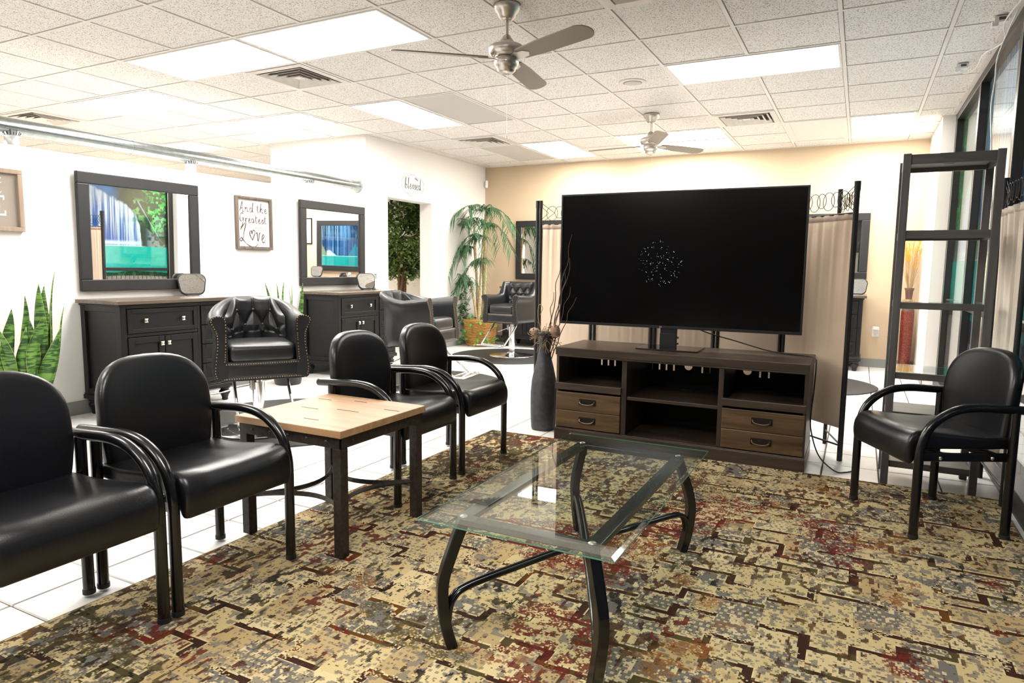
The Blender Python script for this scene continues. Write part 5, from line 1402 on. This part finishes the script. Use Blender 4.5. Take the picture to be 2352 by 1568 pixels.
# ================================================================== PLANTS
def snake_plant(label, loc, leaves, seed, pot_r=.13, pot_h=.24):
    t = thing('snake_plant', label, 'plant', loc); r = random.Random(seed)
    MB().lathe([(pot_r * .72, 0), (pot_r * .76, .01), (pot_r * .98, pot_h - .02), (pot_r * 1.04, pot_h - .015), (pot_r * 1.04, pot_h), (pot_r * .92, pot_h), (pot_r * .90, pot_h - .03)], 28, caps=False).build('pot', MT['pot'], t)
    MB().lathe([(.001, pot_h - .03), (pot_r * .9, pot_h - .03)], 24, caps=False).build('soil', MT['soil'], t)
    for (bx, by, tx, ty, hgt, w_, tw) in leaves:
        B = Vector((bx, by, pot_h - .03)); Tp = Vector((tx, ty, hgt)); ph = r.random() * 6
        def fn(u, v):
            c = B.lerp(Tp, v) + Vector((.015 * math.sin(v * 5 + ph), .02 * math.sin(v * 4 + ph * 2), 0))
            ww = w_ * (0.55 + .45 * math.sin(min(1, v * 1.5) * PI / 2)) * (1 - max(0, (v - .55) / .45) ** 1.6) * .5 + .0008
            a = tw + .9 * math.sin(v * 2.2 + ph)
            s_ = (u - .5) * 2
            return c + Vector((math.cos(a) * s_ * ww, math.sin(a) * s_ * ww, 0)) + Vector((-math.sin(a), math.cos(a), 0)) * (s_ * s_ * ww * .45)
        l = MB().grid(fn, 4, 18).build('leaf', MT['snake'], t, solid=.003)
        em_ = MB().tube([fn(0, k / 12) for k in range(13)], .0016, 4).tube([fn(1, k / 12) for k in range(13)], .0016, 4); em_.build('leaf_margin', MT['snake_edge'], l)
    return t
LV = [(-.02, -.05, .05, -.11, .84, .075, 1.3), (.03, -.02, .02, .04, .76, .075, 1.4), (0, .01, -.05, .02, .92, .045, 1.8), (.02, .04, .03, .11, 1.00, .072, 1.5), (-.03, .06, .0, .16, .985, .078, 1.6),
      (.0, .08, .02, .24, 1.08, .050, 1.9), (.04, .07, .05, .27, .84, .045, 1.7), (-.02, -.02, .05, -.03, .72, .080, 1.2), (.05, .02, .09, .06, .79, .080, 1.5), (.03, .05, .05, .13, .80, .07, 1.4), (-.04, -.08, -.02, -.24, .90, .06, 1.6), (0, -.07, .05, -.20, .74, .07, 1.2), (.06, 0.05, .09, .17, .70, .08, 1.5)]
snake_plant('tall variegated snake plant at the far left, beside the nearer dresser', (-4.93, 2.46, 0), [(a, b * 1.1, c, d * .95, e, f * 1.15, g_) for a, b, c, d, e, f, g_ in LV], 3)
snake_plant('snake plant tips showing between the two black dressers', (-4.88, 4.72, 0), [(0, -.04, .02, -.28, .985, .04, 1.6), (0, 0, -.03, -.11, .97, .025, 1.6), (.02, .0, .04, -.04, .995, .06, 1.5), (.0, .03, .02, .05, .985, .04, 1.7), (0, .05, -.02, .10, .95, .03, 1.6), (.03, .05, .02, .20, .975, .05, 1.5), (-.03, -.03, .06, .02, .80, .07, 1.3)], 9, pot_r=.16, pot_h=.22)

# palm in basket
t = thing('potted_palm', 'tall palm with arching fronds in a wicker basket, far corner', 'plant', (-4.93, 8.54, 0))
MB().lathe([(.19, 0), (.20, .01), (.215, .12), (.235, .26), (.245, .365), (.255, .375), (.255, .395), (.235, .395), (.225, .34)], 40, caps=False).build('basket', MT['basket'], t)
wv = MB()
for k in range(17):
    z = .02 + k * .0215; r_ = .203 + (z / .37) * .043
    pts = [((r_ + .005 * math.sin(a * 14 + (k % 2) * PI)) * math.cos(a), (r_ + .005 * math.sin(a * 14 + (k % 2) * PI)) * math.sin(a), z) for a in [2 * PI * j / 84 for j in range(85)]]
    wv.tube(pts, .0085, 5, caps=False)
wv.build('woven_cane', MT['basket'], t, kind='stuff')
MB().lathe([(.001, .33), (.228, .33)], 24, caps=False).build('soil', MT['soil'], t)
pr = random.Random(8)
def frond(mb, base, tip_dir, length, rise, n=26, droop=1.0, lw=.017, ll=.22):
    d = Vector((*tip_dir, 0)).normalized(); pts = []
    for k in range(n + 1):
        s_ = k / n
        pts.append(base + d * (length * s_) + Vector((0, 0, rise * s_ - droop * length * s_ * s_)))
    side = Vector((-d.y, d.x, 0))
    for k in range(3, n + 1):
        s_ = k / n; p = pts[k]; tg = (pts[k] - pts[k - 1]).normalized()
        for sg in (-1, 1):
            L_ = ll * math.sin(PI * min(1, .25 + .75 * (1 - abs(s_ - .55) * 1.3))) * (.8 + .4 * pr.random())
            dd = (side * sg * (.55 + .5 * pr.random()) + tg * .6 + Vector((0, 0, -.15 - .8 * pr.random()))).normalized()
            w_ = dd.cross(Vector((0, 0, 1))).normalized() * (lw * .5)
            a, b_, c_ = p, p + dd * L_ * .5 + Vector((0, 0, .008)), p + dd * L_ + Vector((0, 0, -.06 * L_ / .2))
            mb.add([a - w_ * .4, a + w_ * .4, b_ + w_, b_ - w_, c_], [(0, 1, 2, 3), (3, 2, 4)])
    return pts
stems = [((-.04, .0), (-.10, -.03), 1.80), ((.03, .02), (.06, .03), 2.0), ((.0, -.05), (.09, -.06), 1.78), ((-.06, .05), (-.14, .05), 1.45), ((.06, -.02), (.10, .0), 1.30), ((-.02, -.06), (-.12, -.10), .95), ((.02, .05), (.02, .04), 1.62)]
for i, (b0, b1, h_) in enumerate(stems):
    path = crom([(b0[0], b0[1], .33), ((b0[0] * .7 + b1[0] * .3), (b0[1] * .7 + b1[1] * .3), .33 + (h_ - .33) * .4), (b1[0], b1[1], h_)], 8)
    MB().tube(path, [.024 - .011 * k / (len(path) - 1) for k in range(len(path))], 9).build('stem', MT['palmstem'], t)
FR = [(1, (.9, -.9), .50, .30, .9), (1, (-.9, -.9), .50, .30, .9), (0, (-1, -.9), .46, .22, 1.1), (2, (1, -.2), .5, .22, 1.1), (2, (.2, -1), .46, .3, 1.0), (3, (-.8, -.2), .42, .20, 1.1), (3, (-.7, -1), .52, .16, 1.2), (6, (-1, -.3), .45, .15, 1.2), (6, (-.4, -1), .40, .18, 1.2), (5, (.1, -1), .30, .30, .8), (5, (-.7, -.4), .28, .3, .8), (0, (-1, -.5), .52, .34, .95), (0, (.2, -1), .42, .34, .95), (0, (-.6, .5), .30, .28, 1.0), (1, (1, -.45), .56, .22, .95), (1, (.4, -1), .50, .20, 1.0), (1, (1, .1), .46, .20, 1.0), (1, (-.3, -1), .34, .26, .9), (2, (.7, -1), .52, .26, 1.2), (2, (1, -.6), .45, .22, 1.15), (2, (-.3, -.7), .3, .3, 1.0),
      (3, (-1, -.6), .50, .25, 1.1), (3, (-.4, -1), .48, .24, 1.2), (3, (-1, .1), .38, .24, 1.1), (4, (-.7, -1), .50, .16, 1.2), (4, (.3, -1), .42, .14, 1.1), (5, (-1, -.8), .42, .20, 1.1), (5, (-.2, -1), .40, .18, 1.1), (5, (-1, 0), .34, .16, 1.1), (6, (-.9, -.9), .4, .25, 1.2), (6, (.5, -1), .42, .20, 1.3), (4, (-1, -.3), .45, .10, 1.1), (5, (.5, -.6), .34, .16, 1.0)]
for si, dr_, ln, rs, dp in FR:
    b1, h_ = stems[si][1], stems[si][2]
    mb = MB(); pts = frond(mb, Vector((b1[0], b1[1], h_ - .03)), dr_, ln, rs * 1.2, droop=dp * 1.1, lw=.0155, ll=.24)
    mb.tube(pts, [.006 - .004 * k / (len(pts) - 1) for k in range(len(pts))], 5)
    mb.build('frond', MT['palm'], t)
def leaf_quad(mb, p, s_, rr, fold=.35):
    a = rr.random() * 2 * PI; el = (rr.random() - .6) * 1.6
    d = Vector((math.cos(a) * math.cos(el), math.sin(a) * math.cos(el), math.sin(el))); sd = d.cross(Vector((0, 0, 1)))
    sd = sd.normalized() if sd.length > .05 else Vector((1, 0, 0)); u = sd.cross(d)
    mb.add([p, p + d * s_ * .35 + sd * s_ * .26 + u * s_ * .08 * fold, p + d * s_ * .75 + sd * s_ * .20 + u * s_ * .05, p + d * s_, p + d * s_ * .75 - sd * s_ * .20 + u * s_ * .05, p + d * s_ * .35 - sd * s_ * .26 + u * s_ * .08 * fold, p + d * s_ * .5],
           [(0, 1, 6), (1, 2, 6), (2, 3, 6), (3, 4, 6), (4, 5, 6), (5, 0, 6)], True)
ir = random.Random(3); mb = MB()
for k in range(230):
    a = ir.random() * 2 * PI; z = .46 - ir.random() * .40; r_ = .12 + .20 * ir.random() if z > .38 else .25 + .06 * ir.random()
    if z < .36 and not (-2.6 < a - PI * 2 * (a > PI) < -.1) : continue
    leaf_quad(mb, Vector((r_ * math.cos(a), r_ * math.sin(a), z)), .055 + .03 * ir.random(), ir)
mb.build('trailing_leaves', MT['ivy'], t, kind='stuff')
mb = MB()
for k in range(90):
    mb_p = Vector((-.15 - .12 * ir.random(), -.10 - .12 * ir.random(), .36 + .45 * ir.random())); leaf_quad(mb, mb_p, .06 + .03 * ir.random(), ir)
mb.build('low_foliage', MT['palm'], t, kind='stuff')

# ficus beyond the doorway
t = thing('ficus_tree', 'leafy ficus tree with twisted trunks seen through the doorway', 'tree', (-6.28, 8.45, 0))
MB().lathe([(.15, 0), (.16, .01), (.20, .28), (.215, .28), (.215, .31), (.18, .31), (.175, .27)], 30, caps=False).build('pot', MT['pot'], t)
MB().lathe([(.001, .27), (.178, .27)], 24, caps=False).build('soil', MT['soil'], t)
for k in range(4):
    a0 = k * PI / 2; pts = []
    for j in range(12):
        s_ = j / 11; a = a0 + s_ * 4.2; r_ = .055 - .02 * s_ + .06 * max(0, s_ - .65)
        pts.append((r_ * math.cos(a), r_ * math.sin(a), .27 + 1.15 * s_))
    MB().tube(crom(pts, 3), .024, 8).build('trunk', MT['bark'], t)
fr_ = random.Random(21)
brm = MB(); cl = []
for k in range(26):
    a = fr_.random() * 2 * PI; z1 = 1.15 + fr_.random() * 1.1; r1 = (.22 + .28 * fr_.random()) * (1.0 if z1 > 1.35 else .75)
    p0 = Vector((.03 * math.cos(a), .03 * math.sin(a), max(1.0, z1 - .35))); p1 = Vector((r1 * math.cos(a), r1 * math.sin(a), z1))
    brm.tube([p0, (p0 + p1) / 2 + Vector((0, 0, .05)), p1], [.008, .006, .003], 5); cl.append(p1); cl.append((p0 + p1) / 2)
brm.build('branches', MT['bark'], t)
mb = MB()
for k in range(6000):
    c = fr_.choice(cl); p = c + Vector((fr_.gauss(0, .085), fr_.gauss(0, .085), fr_.gauss(0, .085)))
    leaf_quad(mb, p, .055 + .035 * fr_.random(), fr_)
for k in range(1300):
    a = fr_.random() * 2 * PI; r_ = .50 * fr_.random() ** .5
    leaf_quad(mb, Vector((r_ * math.cos(a), r_ * math.sin(a), 1.75 + .55 * fr_.random())), .055 + .035 * fr_.random(), fr_)
for k in range(60):
    a = fr_.random() * 2 * PI
    leaf_quad(mb, Vector((-.12 * fr_.random() - .05, -.3 * fr_.random() + .1, .95 + .25 * fr_.random())), .05, fr_)
mb.build('foliage', MT['ficus'], t, kind='stuff')

# ================================================================== FLOOR VASES
t = thing('floor_vase', 'tall dark grey hourglass floor vase with twigs left of console', 'vase', (-1.955, 4.30, 0))
prof = [(.080, 0), (.086, .01), (.092, .12), (.093, .26), (.084, .36), (.064, .45), (.046, .52), (.036, .58), (.036, .62), (.050, .67), (.060, .70)]
def vfn(u, v):
    zz_ = v * .70; r_ = np.interp(zz_, [p[1] for p in prof], [p[0] for p in prof]); a = u * 2 * PI
    tw = a + zz_ * 1.1; k = (abs(math.cos(tw)) ** 2.6 + abs(math.sin(tw)) ** 2.6) ** (-1 / 2.6)
    return Vector((r_ * k * .92 * math.cos(a), r_ * k * .92 * math.sin(a), zz_))
m = MB().grid(vfn, 48, 40); m.build('vase_body', MT['vase'], t, solid=.006)
MB().lathe([(.001, .003), (.078, .003)], 24, caps=False).build('vase_base', MT['vase'], t)
tr = random.Random(6)
for (tx, ty, h_) in ((.14, .03, 1.13), (.19, .0, 1.02), (.10, .05, 1.30), (.17, .06, 1.38), (.22, .02, .95), (.06, .0, .98), (.20, -.02, 1.22)):
    pts = []
    for j in range(12):
        s_ = j / 11; pts.append((tx * s_ ** 1.1 + .010 * math.sin(j * 2.3 + h_ * 9) * s_, ty * s_ + .010 * math.cos(j * 2.0 + h_ * 5) * s_, .35 + (h_ - .35) * s_))
    MB().tube(crom(pts, 4), [.0048 - .003 * k / 44 for k in range(45)], 6).build('curly_twig', MT['twig'], t)
mb = MB()
for k in range(70):
    p = Vector((tr.gauss(.0, .012), tr.gauss(0, .012), .66)); pts = [p]; d = Vector((tr.gauss(.15, .6), tr.gauss(-.2, .5), tr.gauss(.25, .6))).normalized()
    for j in range(6):
        d = (d + Vector((tr.gauss(0, .35), tr.gauss(0, .35), tr.gauss(-.18, .35)))).normalized(); p = p + d * .022; pts.append(p)
    mb.tube(crom(pts, 2), .0018, 4)
mb.build('dry_root_tangle', MT['root'], t, kind='stuff')
mb = MB().sphere((-.07, -.02, .70), .038, 14, 9, (1, 1, .75)); pd = mb.build('seed_pod', MT['pod'], t)
mb = MB()
for k in range(16):
    a = k * 2.4; e = math.acos(1 - 2 * (k + .5) / 16)
    mb.sphere((-.07 + .036 * math.sin(e) * math.cos(a), -.02 + .036 * math.sin(e) * math.sin(a), .70 + .027 * math.cos(e)), .006, 6, 4)
mb.build('pod_hole', MT['dark_in'], pd)
MB().sphere((.075, .01, .705), .045, 14, 9, (.8, .8, 1.1)).build('seed_pod', MT['pod'], t)
MB().tube(crom([(-.02, 0, .68), (-.05, -.01, .80), (-.04, -.02, .89), (-.01, -.02, .87), (-.03, -.02, .82)], 5), .0022, 5).build('curled_vine', MT['straw'], t)

t = thing('floor_vase', 'tall red mosaic floor vase with yellow dried grass by pier', 'vase', (0.52, 8.98, 0))
MB().lathe([(.052, 0), (.058, .01), (.064, .2), (.066, .45), (.068, .66), (.066, .70)], 32, caps=False).build('vase_body', MT['redvase'], t)
MB().lathe([(.066, .70), (.060, .745), (.042, .785), (.034, .81), (.034, .86), (.040, .93), (.052, .965), (.050, .968), (.036, .93)], 32, caps=False).build('neck', MT['redneck'], t)
MB().lathe([(.001, .002), (.052, .002)], 24, caps=False).build('vase_base', MT['redneck'], t)
vr = random.Random(2); mb = MB(); mw = MB()
for k in range(46):
    a = vr.random() * 2 * PI; r_ = .08 + .07 * vr.random(); h_ = 1.10 + .32 * vr.random()
    mb.tube([(0, 0, .78), (.016 * math.cos(a), .016 * math.sin(a), .95), (r_ * .55 * math.cos(a), r_ * .55 * math.sin(a), h_)], .0018, 4)
mb.build('straw_stalks', MT['straw'], t, kind='stuff')
for k in range(9):
    a = k * 2.4; bx, by = .045 * math.cos(a), .045 * math.sin(a); z0_ = 1.18 + .08 * (k % 3)
    for j in range(46):
        s_ = j / 46; p = Vector((bx * (1 + s_), by * (1 + s_), z0_ + .22 * s_)); q = Vector((vr.gauss(0, .02), vr.gauss(0, .02), .03 + .02 * vr.random()))
        mw.tube([p, p + q], .0016, 3, caps=False)
mw.build('grass_plume', MT['wheat'], t, kind='stuff')
